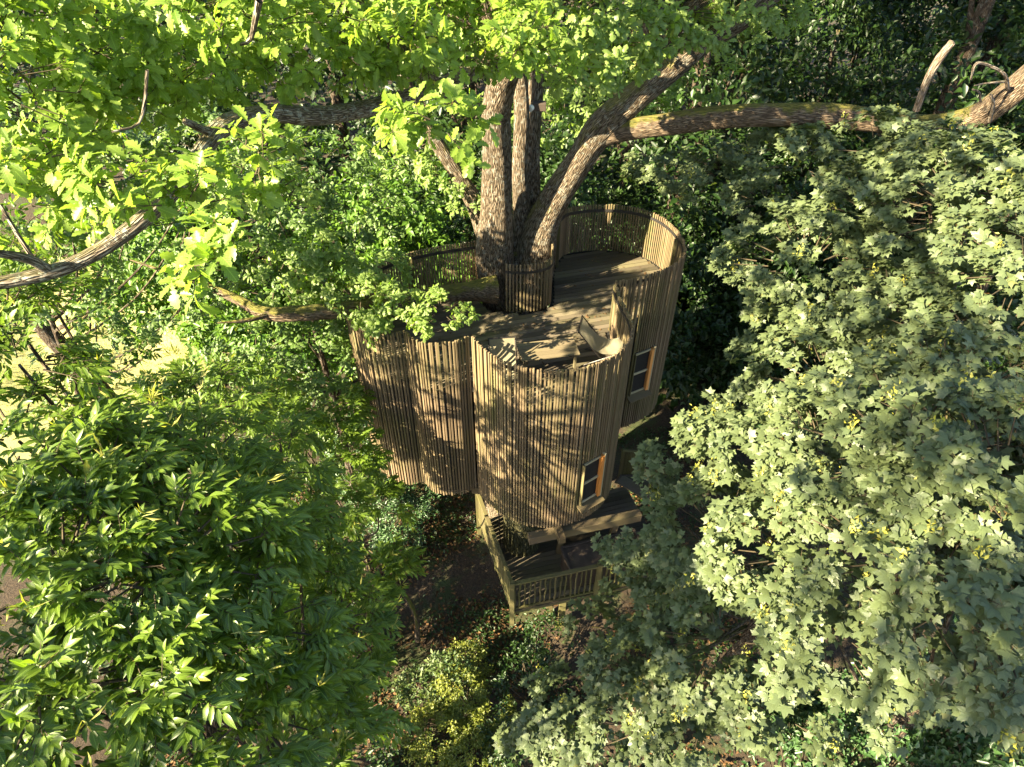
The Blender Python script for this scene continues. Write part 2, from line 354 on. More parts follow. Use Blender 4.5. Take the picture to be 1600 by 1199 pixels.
OAKL = [(0, .02), (.2, .15), (.28, .09), (.42, .24), (.5, .14), (.66, .28), (.76, .15), (.88, .18), (1, 0)]
CHE = [(0, .012), (.10, .085), (.28, .16), (.5, .185), (.72, .14), (.88, .065), (1, 0)]
CHEM = [(0, .015), (.14, .11), (.42, .185), (.74, .13), (1, 0)]
CHEL = [(0, .015), (.3, .16), (.68, .15), (1, 0)]
def syc(detail):
    lobes = [(-8, .50), (38, .86), (90, 1.0), (142, .86), (188, .50)]
    P = [(0.0, -0.02)]
    for i, (a, L) in enumerate(lobes):
        if detail:
            for da, f in ((-15, .74), (-8, .82), (0, 1.0), (8, .82), (15, .74)):
                if (i == 0 and da < -7) or (i == 4 and da > 7): continue
                t = R(a + da); P.append((L * f * math.cos(t), L * f * math.sin(t) + 0.02))
        else:
            t = R(a - 10); P.append((L * .72 * math.cos(t), L * .72 * math.sin(t)))
            t = R(a); P.append((L * math.cos(t), L * math.sin(t)))
            if i == 4: t = R(a + 10); P.append((L * .72 * math.cos(t), L * .72 * math.sin(t)))
        if i < 4:
            t = R((a + lobes[i + 1][0]) / 2); s = .58 if i in (1, 2) else .46; P.append((s * math.cos(t), s * math.sin(t)))
    P.append((0.0, -0.02)); return P
TPL = {
    'oak': [strip_leaf(OAK, c, f) for c, f in ((.15, .3), (.35, .15), (.05, .45), (.5, .25))],
    'oak_mid': [strip_leaf(OAKL, c, f, 0) for c, f in ((.15, .3), (.35, .2), (.05, .4))],
    'oak_low': [fan_leaf([(0, 0), (.17, .2), (.10, .3), (.26, .48), (.15, .58), (.24, .78), (0, 1), (-.24, .78), (-.15, .58), (-.26, .48), (-.10, .3), (-.17, .2), (0, 0)], (0, .5), c, 0) for c in (.2, .4)],
    'sycamore': [fan_leaf(syc(True), (0, .2), c, .55, wv) for c, wv in ((.12, .02), (.3, .03), (.05, .015), (.42, .02))],
    'sycamore_mid': [fan_leaf(syc(True), (0, .2), c, 0, wv) for c, wv in ((.12, .02), (.3, .03), (.05, .015))],
    'sycamore_low': [fan_leaf([p for i, p in enumerate(syc(False))], (0, .2), c, 0) for c in (.15, .32)],
    'chestnut': [strip_leaf(CHE, c, f, .08) for c, f in ((.15, .35), (.4, .3), (.05, .5), (.6, .3))],
    'chestnut_mid': [strip_leaf(CHEM, c, f, 0) for c, f in ((.15, .35), (.4, .3), (.6, .3))],
    'chestnut_low': [strip_leaf(CHEL, c, f, 0) for c, f in ((.2, .35), (.5, .3))],
    'plain': [dia_leaf(.27, .45, .10), dia_leaf(.22, .4, .16)],
    'catkin': [dia_leaf(.03, .5, .05)],
}
class Leaves:
    """positions, axes, normals, sizes, tone of the leaves of one crown"""
    def __init__(s): s.P = []; s.A = []; s.N = []; s.S = []; s.C = []
    def add(s, P, A, N, S, C):
        s.P.append(P); s.A.append(A); s.N.append(N); s.S.append(S); s.C.append(C)
    def cat(s):
        return [np.concatenate(x) for x in (s.P, s.A, s.N, s.S, s.C)]
def frames(A, N):
    y = nrm(A); z = N - (N * y).sum(-1, keepdims=True) * y; z = nrm(z); x = np.cross(y, z); return x, y, z
def leaf_mesh(name, tpls, P, A, N, S, C, base, sets=None):
    x, y, z = frames(A, N); VV = []; FF = []; UU = []; LC = []; off = 0
    for mask, tl in (sets or [(np.ones(len(P), bool), tpls)]):
        w_ = np.where(mask)[0]; idx = rng.integers(0, len(tl), len(w_))
        for t, (tv, tf, tu) in enumerate(tl):
            k = w_[idx == t]
            if not len(k): continue
            V = P[k, None] + S[k, None, None] * (tv[None, :, 0:1] * x[k, None] + tv[None, :, 1:2] * y[k, None] + tv[None, :, 2:3] * z[k, None])
            VV.append(V.reshape(-1, 3)); FF.append((tf[None] + (off + np.arange(len(k)) * len(tv))[:, None, None]).reshape(-1, 3))
            UU.append(np.tile(tu, (len(k), 1))); LC.append(np.repeat(C[k], len(tv))); off += len(k) * len(tv)
    V = np.concatenate(VV) - np.asarray(base)
    return raw_mesh(name, V, np.concatenate(FF), {'lc': ('FLOAT', np.concatenate(LC)), 'luv': ('FLOAT_VECTOR', np.concatenate(UU))})

TRI = {'n': 0}
def crown(tree, base, lv, kind, m, singles=0, near=9.0):
    """leaves of one tree: the largest in view one by one, the rest as one foliage part"""
    P, A, N, S, C = lv.cat(); X, Y, D = proj(P)
    inview = (D > 1.0) & (X > -20) & (X < 1620) & (Y > -20) & (Y < 1220)
    rest = np.ones(len(P), bool)
    if singles:
        score = np.where(inview, S / np.maximum(D, 0.5), 0); o = np.argsort(-score)[:singles]; o = o[score[o] > 0]
        tp = TPL[kind]; var = []
        for t in range(len(tp)):
            for lc in (0.15, 0.4, 0.6, 0.85):
                tv, tf, tu = tp[t]
                me = raw_mesh('leaf', tv, tf, {'lc': ('FLOAT', np.full(len(tv), lc)), 'luv': ('FLOAT_VECTOR', tu)}); me.materials.append(M[m]); var.append((lc, me))
        x, y, z = frames(A[o], N[o])
        for i, k in enumerate(o):
            best = [v for v in var if abs(v[0] - C[k]) < 0.18] or var
            ob = bpy.data.objects.new('leaf', random.choice(best)[1]); COL.objects.link(ob); ob.parent = tree
            q = P[k] - np.asarray(base); s = S[k]
            ob.matrix_basis = Matrix(((x[i][0] * s, y[i][0] * s, z[i][0] * s, q[0]), (x[i][1] * s, y[i][1] * s, z[i][1] * s, q[1]), (x[i][2] * s, y[i][2] * s, z[i][2] * s, q[2]), (0, 0, 0, 1)))
        rest[o] = False
    if kind + '_low' in TPL:
        nr = rest & (D < near) & inview; off = rest & ~inview; fr = rest & ~nr & ~off
        sets = [(nr, TPL[kind + '_mid']), (fr, TPL[kind + '_low']), (off, TPL['plain'])]
    else: sets = [(rest, TPL[kind])]
    me = leaf_mesh('foliage', None, P, A, N, S, C, base, sets); TRI['n'] += len(me.polygons)
    o = link('foliage', me, tree, M[m]); o['kind'] = 'stuff'

def rdir(n): return nrm(rng.normal(size=(n, 3)))
def lobe_clumps(lobes, per_area=2.2, zmin=-0.45):
    """(x,y,z,rx,ry,rz) lobes -> clump centres, outward directions, lobe ids"""
    Q = []; O = []; I = []
    for i, lb in enumerate(lobes):
        c = np.array(lb[:3]); r = np.array([lb[3], lb[4] if len(lb) > 4 else lb[3], lb[5] if len(lb) > 5 else lb[3] * 0.8])
        n = max(6, int(per_area * 4 * math.pi * (r[0] * r[1] * r[2]) ** (2 / 3)))
        d = rdir(n * 3); d = d[d[:, 2] > zmin][:n]
        f = rng.uniform(0.55, 1.05, (len(d), 1)) ** 0.7
        Q.append(c + d * r * f); O.append(nrm(d / r)); I.append(np.full(len(d), i))
    return np.concatenate(Q), np.concatenate(O), np.concatenate(I)
UPV = np.array([0, 0, 1.0])
def tones(n, cl): return np.clip(cl + rng.normal(0, 0.21, n), 0, 0.97) + (rng.random(n) < 0.012) * 0.6
def sprays(lv, Q, O, nper, rc, style, size, lc=0.5):
    """leafy twigs on every clump; returns twig segments"""
    n = len(Q); k = np.repeat(np.arange(n), nper)
    d = nrm(rdir(len(k)) + 1.1 * O[k] + 0.35 * UPV)
    base = Q[k] + d * rc * rng.uniform(0.35, 1.0, (len(k), 1)) * np.array([1, 1, 0.75])
    cl = np.clip(lc + rng.normal(0, 0.13, n), 0.05, 0.9)[k]
    T = nrm(d + 0.35 * rdir(len(k)) + 0.3 * O[k])
    m = len(k)
    if style == 'oak':
        X = nrm(np.cross(T, rdir(m))); Y = np.cross(T, X); K = 8
        for i in range(K):
            ph = 2 * math.pi * i / K * 1.0 + rng.uniform(-.5, .5, (m, 1)); rad = np.cos(ph) * X + np.sin(ph) * Y
            tl = rng.uniform(0.35, 1.3, (m, 1))
            A = nrm(rad + T * (tl * 0.7) - 0.35 * UPV * rng.random((m, 1)))
            N = nrm(T * .7 + 0.7 * UPV + 0.35 * rdir(m) + 0.55 * SUN)
            s = size * rng.uniform(0.62, 1.12, m)
            lv.add(base + A * 0.02 + T * (0.11 * size / .13) * rng.uniform(-.7, .3, (m, 1)), A, N, s, tones(m, cl))
    elif style == 'sycamore':
        K = 7; out = nrm(O[k] * np.array([1, 1, 0.3]) + 0.15 * rdir(m))
        X = nrm(np.cross(UPV + 0.01 * rdir(m), out)); Yv = np.cross(UPV, X)
        up = nrm(UPV * 0.75 + 0.6 * out + 0.15 * SUN + 0.1 * rdir(m))
        for i in range(K):
            ph = 2 * math.pi * i / K + rng.uniform(-.45, .45, (m, 1)); rad = np.cos(ph) * X + np.sin(ph) * Yv
            A = nrm(rad * 0.9 + 0.8 * out - 0.45 * UPV * rng.random((m, 1)))
            N = nrm(up + 0.46 * rdir(m))
            s = size * rng.uniform(0.45, 1.3, m) * (0.7 if i == 0 else 1)
            lv.add(base + rad * size * rng.uniform(0.25, .75, (m, 1)) + UPV * size * rng.uniform(-.45, .25, (m, 1)), A, N, s, tones(m, cl))
    elif style == 'chestnut':
        K = 9; out = nrm(T + 0.4 * O[k] - 0.15 * UPV); X = nrm(np.cross(out, UPV)); 
        for i in range(K):
            side = 1 if i % 2 else -1; f = i / (K - 1)
            A = nrm(X * side * (1.1 - 0.8 * f) * rng.uniform(.6, 1.3, (m, 1)) + out * (0.45 + 0.75 * f) - UPV * rng.uniform(0.05, 0.55, (m, 1)))
            N = nrm(UPV + 0.35 * O[k] + 0.30 * rdir(m) + X * side * 0.2)
            s = size * rng.uniform(0.65, 1.1, m) * (0.85 if i < 2 or i == K - 1 else 1)
            lv.add(base + out * size * 1.7 * (f - .5) - UPV * size * 0.5 * f * f, A, N, s, tones(m, cl + (0.22 if f > 0.8 else 0)))
    else:
        K = 7
        for i in range(K):
            A = nrm(rdir(m) + 0.6 * O[k] - 0.25 * UPV); N = nrm(UPV + 0.5 * O[k] + 0.5 * rdir(m))
            s = size * rng.uniform(0.6, 1.2, m)
            lv.add(base + rdir(m) * size * 1.3, A, N, s, tones(m, cl))
    return Q[k], base + T * 0.03
def twigs(name, A, B, r, parent, base, m='twig'):
    """straight 3-sided twigs A->B as one part"""
    A = A + (B - A) * rng.uniform(.45, .75, (len(A), 1)) if r > .005 else A
    d = nrm(B - A); x = nrm(np.cross(d, np.array([0.3, 0.5, 0.8]))); y = np.cross(d, x); n = len(A)
    V = np.zeros((n, 6, 3))
    for j in range(3):
        t = 2.094 * j; o = (math.cos(t) * x + math.sin(t) * y); V[:, j] = A + o * r; V[:, 3 + j] = B + o * r * 0.5
    f = np.array([(0, 1, 4, 3), (1, 2, 5, 4), (2, 0, 3, 5)]); F = (f[None] + (np.arange(n) * 6)[:, None, None]).reshape(-1, 4)
    o = link(name, raw_mesh(name, V.reshape(-1, 3) - np.asarray(base), F), parent, M[m]); o['kind'] = 'stuff'; TRI['n'] += len(F) * 2
    return o

# ================================================================== SETTING
# ground
gx = np.linspace(-1, 1, 140); gx = np.sign(gx) * (np.abs(gx) ** 1.8) * 160
X, Y = np.meshgrid(gx, gx + 30)
Z = 0.16 * np.sin(X * .7) * np.cos(Y * .55) + 0.10 * np.sin(X * 1.7 + Y * 1.1) + 0.06 * np.sin(3.1 * X - 2.3 * Y) - 0.12
k = len(gx); i = (np.arange(k - 1)[:, None] * k + np.arange(k - 1)[None]).ravel()
g = link('ground', raw_mesh('ground', np.stack([X, Y, Z], -1).reshape(-1, 3), np.stack([i, i + 1, i + k + 1, i + k], -1)), None, M['ground']); g['kind'] = 'structure'
# lawn sheet at the left, beyond the chestnut
lx, ly = np.meshgrid(np.linspace(0, 1, 50), np.linspace(0, 1, 50))
ang = lx * 2 * math.pi; rad = ly * (1 + 0.10 * np.sin(3 * ang) + 0.07 * np.sin(5 * ang + 1))
LX = -17.0 + 9.2 * rad * np.cos(ang); LY = 21.0 + 6.5 * rad * np.sin(ang)
LZ = 0.16 * np.sin(LX * .7) * np.cos(LY * .55) + 0.10 * np.sin(LX * 1.7 + LY * 1.1) + 0.06 * np.sin(3.1 * LX - 2.3 * LY) + 0.09
i = (np.arange(49)[:, None] * 50 + np.arange(49)[None]).ravel()
g = link('lawn', raw_mesh('lawn', np.stack([LX, LY, LZ], -1).reshape(-1, 3), np.stack([i, i + 1, i + 51, i + 50], -1)), None, M['lawn']); g['kind'] = 'structure'

# ================================================================== TREEHOUSE
RIM, DECK, LOWDECK = 9.1, 7.95, 3.2
TH = empty('treehouse', (0.4, 11.0, 0)); TB = np.array([0.4, 11.0, 0])
tag(TH, 'curved timber treehouse clad in thin vertical slats with open roof deck', 'treehouse')
guard = [(-0.13, 11.76), (0.10, 11.72), (0.36, 11.74), (0.62, 11.82), (0.78, 11.97), (0.82, 12.20), (0.84, 12.6), (0.86, 13.05), (0.93, 13.5)]
back = [(0.93, 13.5), (1.20, 14.0), (1.57, 14.16), (2.04, 14.22), (2.51, 14.17), (2.93, 14.0), (3.24, 13.71), (3.45, 13.29), (3.55, 12.81), (3.54, 12.35), (3.44, 12.06), (3.23, 11.77), (2.94, 11.54), (2.6, 11.36), (2.27, 11.22), (2.0, 11.14)]
front = [(1.96, 11.0), (2.02, 10.5), (2.11, 10.1), (2.12, 9.66), (2.03, 9.36), (1.87, 9.10), (1.66, 8.9), (1.41, 8.73), (1.10, 8.6), (0.78, 8.54), (0.47, 8.55), (0.17, 8.63), (-0.11, 8.77), (-0.33, 8.95), (-0.52, 9.16), (-0.72, 9.46)]
middle = [(-0.755, 9.45), (-1.02, 9.30), (-1.34, 9.25), (-1.64, 9.33), (-1.86, 9.58)]
left = [(-1.885, 9.60), (-2.2, 9.50), (-2.62, 9.66), (-2.95, 10.08), (-3.09, 10.65), (-2.95, 11.3), (-2.58, 11.82), (-2.07, 12.18), (-1.4, 12.45), (-0.74, 12.63)]
SEGS = []
for nm, pts, bot in (('guard', guard, DECK), ('back', back, 4.9), ('front', front, 4.87), ('middle', middle, 5.03), ('left', left, 5.06)):
    P = catmull(pts, 24); L = np.concatenate([[0], np.cumsum(np.linalg.norm(np.diff(P, axis=0), axis=1))])
    s = np.arange(0, L[-1], 0.02); C = np.stack([np.interp(s, L, P[:, i]) for i in (0, 1)], 1)
    T = nrm(np.gradient(C, axis=0)); Nn = np.stack([-T[:, 1], T[:, 0]], 1)      # path runs clockwise: outward = left of travel
    SEGS.append(dict(name=nm, C=C, T=T, N=Nn, s=s, L=L[-1], bot=bot))
outline = np.concatenate([sg['C'][::4] for sg in SEGS] + [np.array([(-0.72, 12.2), (-0.55, 11.92), (-0.36, 11.72)])])
def tess(poly, z, th, name, m, parent, base):
    b = MB(); n = len(poly); tri = tessellate_polygon([[Vector((p[0], p[1], 0)) for p in poly]])
    b.V = [(p[0], p[1], z) for p in poly] + [(p[0], p[1], z - th) for p in poly]
    b.F = [tuple(t) for t in tri] + [tuple(n + i for i in t[::-1]) for t in tri] + [(i, (i + 1) % n, n + (i + 1) % n, n + i) for i in range(n)]
    return b.build(name, m, parent, base)
def inset(poly_seg, d): return poly_seg['C'] - poly_seg['N'] * d
def ribbon(name, sg, d0, d1, z0, z1, m, s0=0, s1=None, parent=TH, base=TB):
    C, Nn = sg['C'], sg['N']; k = slice(s0, s1); a = C[k] + Nn[k] * d0; c = C[k] + Nn[k] * d1; n = len(a)
    b = MB(); b.V = [(*p, z0) for p in a] + [(*p, z0) for p in c] + [(*p, z1) for p in c] + [(*p, z1) for p in a]
    for i in range(n - 1):
        for q in range(4):
            q2 = (q + 1) % 4; b.F.append((q * n + i, q * n + i + 1, q2 * n + i + 1, q2 * n + i))
    b.F += [(0, n, 2 * n, 3 * n), (n - 1, 4 * n - 1, 3 * n - 1, 2 * n - 1)]
    return b.build(name, m, parent, base)
SG = {s['name']: s for s in SEGS}
# where the windows sit on the walls
def find_window(seg, px, py):
    best = None
    for i in range(0, len(seg['C']), 2):
        for z in np.arange(4.9, 8.2, 0.05):
            x, y, d = proj(np.array([*seg['C'][i], z]))
            if (np.array([*seg['C'][i], z]) - ORI)[:2] @ seg['N'][i] > 0: continue
            e = (x - px) ** 2 + (y - py) ** 2
            if best is None or e < best[0]: best = (e, i, z)
    return best[1], best[2]
WIN = [('front', *find_window(SG['front'], 924, 750), 0.50, 1.18), ('back', *find_window(SG['back'], 1001, 582), 0.50, 1.18)]
# slats
def slat_mesh(len_, seed):
    r_ = random.Random(seed); b = MB(); hw, hd = 0.0170, 0.018
    b.box((0, 0, len_ / 2), (1, 0, 0), (0, 1, 0), (0, 0, 1), hw, hd, len_ / 2)
    me = bpy.data.meshes.new('slat'); me.from_pydata(b.V, [], b.F)
    bm = bmesh.new(); bm.from_mesh(me)
    bmesh.ops.bevel(bm, geom=bm.edges[:], offset=0.004, segments=1, affect='EDGES'); bm.to_mesh(me); bm.free()
    me.materials.append(M['slat']); return me
SM = {}
def put_slat(c, t, z0, z1):
    key = round(z1 - z0, 2)
    if key not in SM: SM[key] = slat_mesh(key, 1)
    o = bpy.data.objects.new('slat', SM[key]); COL.objects.link(o); o.parent = TH
    o.location = (c[0] - TB[0], c[1] - TB[1], z0); o.rotation_euler = (random.uniform(-.004, .004), random.uniform(-.005, .005), math.atan2(t[1], t[0]) + random.uniform(-.02, .02))
nslat = 0; hidden = MB()
for sg in SEGS:
    pitch = 0.0585 if sg['name'] != 'guard' else 0.072
    for s in np.arange(0.02, sg['L'] - 0.005, pitch):
        i = min(int(s / 0.02), len(sg['C']) - 1); c = np.array([np.interp(s, sg['s'], sg['C'][:, q]) for q in (0, 1)]) + sg['N'][i] * random.uniform(-.003, .003); t = sg['T'][i]
        zt = RIM + random.choice((-.01, 0, 0, 0, .01)); zb = sg['bot'] + random.choice((-.02, 0, 0, .02))
        if sg['name'] == 'guard': zb = DECK + 0.01
        win = [wn for wn in WIN if wn[0] == sg['name'] and abs(i - wn[1]) * 0.02 < wn[3] / 2 + 0.03]
        if win:
            wn = win[0]; put_slat(c, t, wn[2] + wn[4] / 2 + 0.06, zt); nslat += 1
            if wn[2] - wn[4] / 2 - 0.1 > zb + .1: put_slat(c, t, zb, wn[2] - wn[4] / 2 - 0.1); nslat += 1
            continue
        far_left = sg['name'] == 'left' and c[1] > 11.5
        if far_left:
            hidden.box((c[0], c[1], (zb + zt) / 2), (t[0], t[1], 0), (-t[1], t[0], 0), (0, 0, 1), .017, .018, (zt - zb) / 2)
        elif (sg['name'] == 'back' and c[1] > 13.0):     # only the railing part of these shows: railing slat, wall batten behind
            put_slat(c, t, 7.60, zt); nslat += 1
            hidden.box((c[0], c[1], (zb + 7.59) / 2), (t[0], t[1], 0), (-t[1], t[0], 0), (0, 0, 1), .02, .014, (7.59 - zb) / 2)
        else: put_slat(c, t, zb, zt); nslat += 1
ho = hidden.build('wall_slats', M['slat'], TH, TB); ho['kind'] = 'stuff'
# dark lining behind the slats, bands, edge boards, soffits, deck joist plate
for sg in SEGS:
    if sg['name'] == 'guard':
        ribbon('rail_band', sg, -.022, -.03, RIM - .20, RIM - .14, M['band']); continue
    ribbon('wall_lining', sg, -.020, -.06, sg['bot'] + .03, DECK - .02, M['lining'])
    ribbon('rail_band', sg, -.020, -.035, RIM - .17, RIM - .105, M['band'])
    ribbon('edge_board', sg, -.062, -.09, sg['bot'] - .035, sg['bot'] + .03, M['casing'])
tess(inset(SG['front'], .06)[::3], 4.98, .06, 'soffit', M['panel'], TH, TB)
tess(inset(SG['back'], .06)[::3], 5.02, .06, 'soffit', M['panel'], TH, TB)
tess(np.concatenate([SG['middle']['C'][::3], SG['left']['C'][::3], np.array([(0.5, 12.3), (1.9, 11.1), (1.5, 9.3), (-0.6, 9.5)])]), 5.16, .06, 'soffit', M['panel'], TH, TB)
tess(outline, DECK - .04, .12, 'deck_base', M['lining'], TH, TB)
# deck boards, clipped to the outline
bd = np.array([0.965, 0.262]); bn = np.array([-bd[1], bd[0]]); poly = np.concatenate([sg['C'][::4] - sg['N'][::4] * .05 for sg in SEGS] + [np.array([(-0.72, 12.2), (-0.55, 11.92), (-0.36, 11.72)])])
u = poly @ bd; v = poly @ bn
nv = 0
for vv in np.arange(v.min() + .06, v.max(), 0.124):
    xs = []
    for i in range(len(poly)):
        a, b2 = i, (i + 1) % len(poly)
        if (v[a] - vv) * (v[b2] - vv) < 0: xs.append(u[a] + (vv - v[a]) / (v[b2] - v[a]) * (u[b2] - u[a]))
    xs.sort()
    for x0, x1 in zip(xs[::2], xs[1::2]):
        x0 += .03; x1 -= .03
        if x1 - x0 < .1: continue
        cuts = [x0]; 
        if x1 - x0 > 2.8: cuts.append(x0 + (x1 - x0) * random.uniform(.35, .65))
        cuts.append(x1)
        for c0, c1 in zip(cuts, cuts[1:]):
            mid = bd * (c0 + c1) / 2 + bn * vv; L = c1 - c0 - .006
            me = bpy.data.meshes.new('deck_board'); b = MB(); b.box((0, 0, 0), (1, 0, 0), (0, 1, 0), (0, 0, 1), L / 2, .0565, .014); me.from_pydata(b.V, [], b.F); me.materials.append(M['deck'])
            o = link('deck_board', me, TH); o.location = (mid[0] - TB[0], mid[1] - TB[1], DECK - .016 + random.uniform(-.002, .003)); o.rotation_euler = (random.uniform(-.006, .006), 0, math.atan2(bd[1], bd[0]) + random.uniform(-.002, .002))
# post at the end of the far railing, and inner posts
for (x, y) in ((-0.72, 12.58), (-2.05, 12.10), (1.02, 13.45), (3.44, 12.8), (1.98, 11.1)):
    b = MB(); b.box((x, y, (DECK + RIM - .06) / 2), (1, 0, 0), (0, 1, 0), (0, 0, 1), .03, .03, (RIM - .06 - DECK) / 2); b.build('post', M['post'] if x == -0.72 else M['rail'], TH, TB, .004)
# windows
for seg, wi, wz, ww, wh in WIN:
    sg = SG[seg]; c = np.array([*sg['C'][wi], wz]); t = np.array([*sg['T'][wi], 0]); nn = np.array([*sg['N'][wi], 0]); z = UPV
    W = bpy.data.objects.new('window', None); COL.objects.link(W); W.parent = TH; W.location = Vector(c - TB)
    f = MB(); d = -0.055
    for sx in (-1, 1):
        b = MB(); b.box(c + t * sx * (ww / 2 - .03 * (sx < 0) - .012 * (sx > 0)) + nn * -.05, t, nn, z, .036 if sx < 0 else .012, .10, wh / 2); b.build('frame', M['frame_wood' if sx < 0 else 'slat'], W, c, .004)
    for sz in (-1, 1):
        b = MB(); b.box(c + z * sz * (wh / 2 - .025) + nn * -.06, t, nn, z, ww / 2 - .042, .06, .025); b.build('frame', M['casing'], W, c, .004)
        b = MB(); b.box(c + z * sz * (wh / 4 - .01) + nn * -.085, t, nn, z, ww / 2 - .044, .006, wh / 4 - .045); b.build('pane', M['glass'], W, c)
    b = MB(); b.box(c + nn * -.04, t, nn, z, ww / 2 - .042, .04, .028); b.build('transom', M['casing'], W, c, .004)
    sr = 1 if t[0] > 0 and seg == 'x' else -1
    b = MB(); b.box(c + t * sr * (ww / 2 + .022) + nn * .0, t, nn, z, .02, .045, wh / 2 + .05); b.build('casing', M['casing'], W, c, .004)
    b = MB(); b.box(c - z * (wh / 2 + .05) + nn * .04, t, nrm(nn - .35 * z), nrm(z + .35 * nn), ww / 2 + .05, .12, .022); b.build('sill', M['beam'], W, c, .004)
    bk = MB(); bk.box(c - nn * .22, t, nn, z, ww / 2, .01, wh / 2); bk.build('back_board', M['lining'], W, c)

# ---- supports, lower deck
def part(b, name, m, bev=.004): return b.build(name, m, TH, TB, bev)
sc_ = tube('support_column', [(0.23, 9.40, 2.9, .44), (0.22, 9.38, 3.4, .42), (0.23, 9.37, 4.2, .41), (0.24, 9.36, 5.0, .41)], M['column_bark'], TH, TB, 40, .12, .05, 3)
A = np.array([0.0, 7.6, LOWDECK]); B = np.array([-0.78, 9.95, LOWDECK]); Cc = np.array([3.6, 8.45, LOWDECK]); D = np.array([2.8, 11.0, LOWDECK])
da = nrm(Cc - A); db = nrm(B - A)
# platform boards
nb = 22
for i in range(nb):
    a = A + (B - A) * ((i + .5) / nb); b = Cc + (D - Cc) * ((i + .5) / nb)
    q = MB(); q.bar(a + (0, 0, -.02 + random.uniform(0, .004)), b + (0, 0, -.02), np.linalg.norm(B - A) / nb - .006, .035); part(q, 'platform_board', M['deck'], 0)
for f in (0.04, .5, .96):
    q = MB(); q.bar(A + (B - A) * f + (0, 0, -.14), Cc + (D - Cc) * f + (0, 0, -.14), .07, .18); part(q, 'joist', M['rail'])
for pA in (A, B, Cc, (A + Cc) / 2, D):
    q = MB(); q.bar(pA + (0, 0, -.5 if pA is not D else -3.3), pA + (0, 0, 1.12), .10, .10, (1, 0, 0)); part(q, 'post', M['rail'])
for pA in ((A * .55 + D * .45), (B * .6 + Cc * .4)):
    q = MB(); q.bar(pA + (0, 0, -3.5), pA + (0, 0, -.2), .16, .16, (1, 0, 0)); part(q, 'post', M['rail'])
def railing(P0, P1, n, wavy):
    q = MB(); q.bar(P0 + (0, 0, 1.06), P1 + (0, 0, 1.06), .085, .045); part(q, 'handrail', M['rail'])
    q = MB(); q.bar(P0 + (0, 0, .12), P1 + (0, 0, .12), .05, .06); part(q, 'bottom_rail', M['rail'])
    dd = nrm(P1 - P0)
    for i in range(n):
        c = P0 + (P1 - P0) * ((i + .5) / n); q = MB()
        if wavy:
            pts = [c + dd * random.uniform(-.018, .018) + np.array([0, 0, h]) for h in (.10, .35, .6, .85, 1.05)]; q.rod(pts, random.uniform(.016, .022), 6); part(q, 'baluster', M['rail'], 0)
        else:
            q.box(c + (0, 0, .56), dd, np.cross(UPV, dd), UPV, .042, .011, .52); part(q, 'baluster', M['rail'], 0)
railing(A, Cc, 34, True); railing(A, B, 24, False)
# raised box on the platform
q = MB(); c8 = [atz(877, 857, 3.85), atz(893, 896, 3.85), atz(1010, 862, 3.85), atz(990, 828, 3.85)]
top = [np.array(p) for p in c8]
low = [np.array([p[0], p[1], LOWDECK + .003]) for p in top]
q.hexa([*low, *top]); part(q, 'hatch_box', M['panel'], .008)
for i in range(4):
    p0, p1 = top[i], top[(i + 1) % 4]; cx = sum(top) / 4
    q = MB(); q.bar(p0 + (0, 0, .02), p1 + (0, 0, .02), .05, .035); part(q, 'hatch_trim', M['panel'])
# beams under the front pod
a = atz(826, 842, 4.62); b = atz(1000, 805, 4.62)
q = MB(); q.bar(a, b, .17, .22); part(q, 'beam', M['beam'], .006)
c0 = np.array(atz(879, 846, 4.80)); q = MB(); q.bar(c0, c0 + nrm(np.array([-0.25, 1, 0])) * .95, .14, .18); part(q, 'beam', M['beam'], .006)
for (x, y) in ((-0.78, 9.42), (-1.9, 9.7), (2.1, 11.3)):
    q = MB(); d_ = nrm(np.array([0.15, 1, 0])); q.bar(np.array([x, y, 4.93]), np.array([x, y, 4.93]) + d_ * 2.2, .16, .2); part(q, 'beam', M['beam'], .006)
for p in (a + (b - a) * .3, a + (b - a) * .8):
    q = MB(); q.bar(np.array([p[0], p[1] + .5, LOWDECK - .1]), p + (0, 0.06, -.1), .12, .12, (1, 0, 0)); part(q, 'strut', M['beam'])
# stair beside the front pod
s0 = np.array(atz(958, 790, 3.6)); s1 = np.array(atz(992, 752, 3.6)) ; s0[2] = 4.55; s1[2] = 3.7
sd = nrm(s1 - s0); sx = nrm(np.cross(sd, UPV))
for sgn in (0, 1):
    q = MB(); o_ = sx * .75 * sgn; q.bar(s0 + o_, s1 + o_, .05, .22); part(q, 'stringer', M['panel'])
    q = MB(); q.bar(s0 + o_ + (0, 0, .95), s1 + o_ + (0, 0, .95), .06, .05); part(q, 'handrail', M['rail'])
    for i in range(11):
        c = s0 + (s1 - s0) * ((i + .5) / 11) + o_; q = MB(); q.bar(c, c + (0, 0, .94), .03, .03, (1, 0, 0)); part(q, 'baluster', M['rail'], 0)
for i in range(8):
    c = s0 + (s1 - s0) * ((i + .5) / 8); q = MB(); q.bar(c, c + sx * .75, .24, .035); part(q, 'tread', M['deck'])
# lead pipe / strap by the column
q = MB(); q.rod([(-.28, 9.0, 5.0), (-.27, 9.0, 4.2), (-.25, 9.02, 3.3)], .016); part(q, 'downpipe', M['steel'], 0)

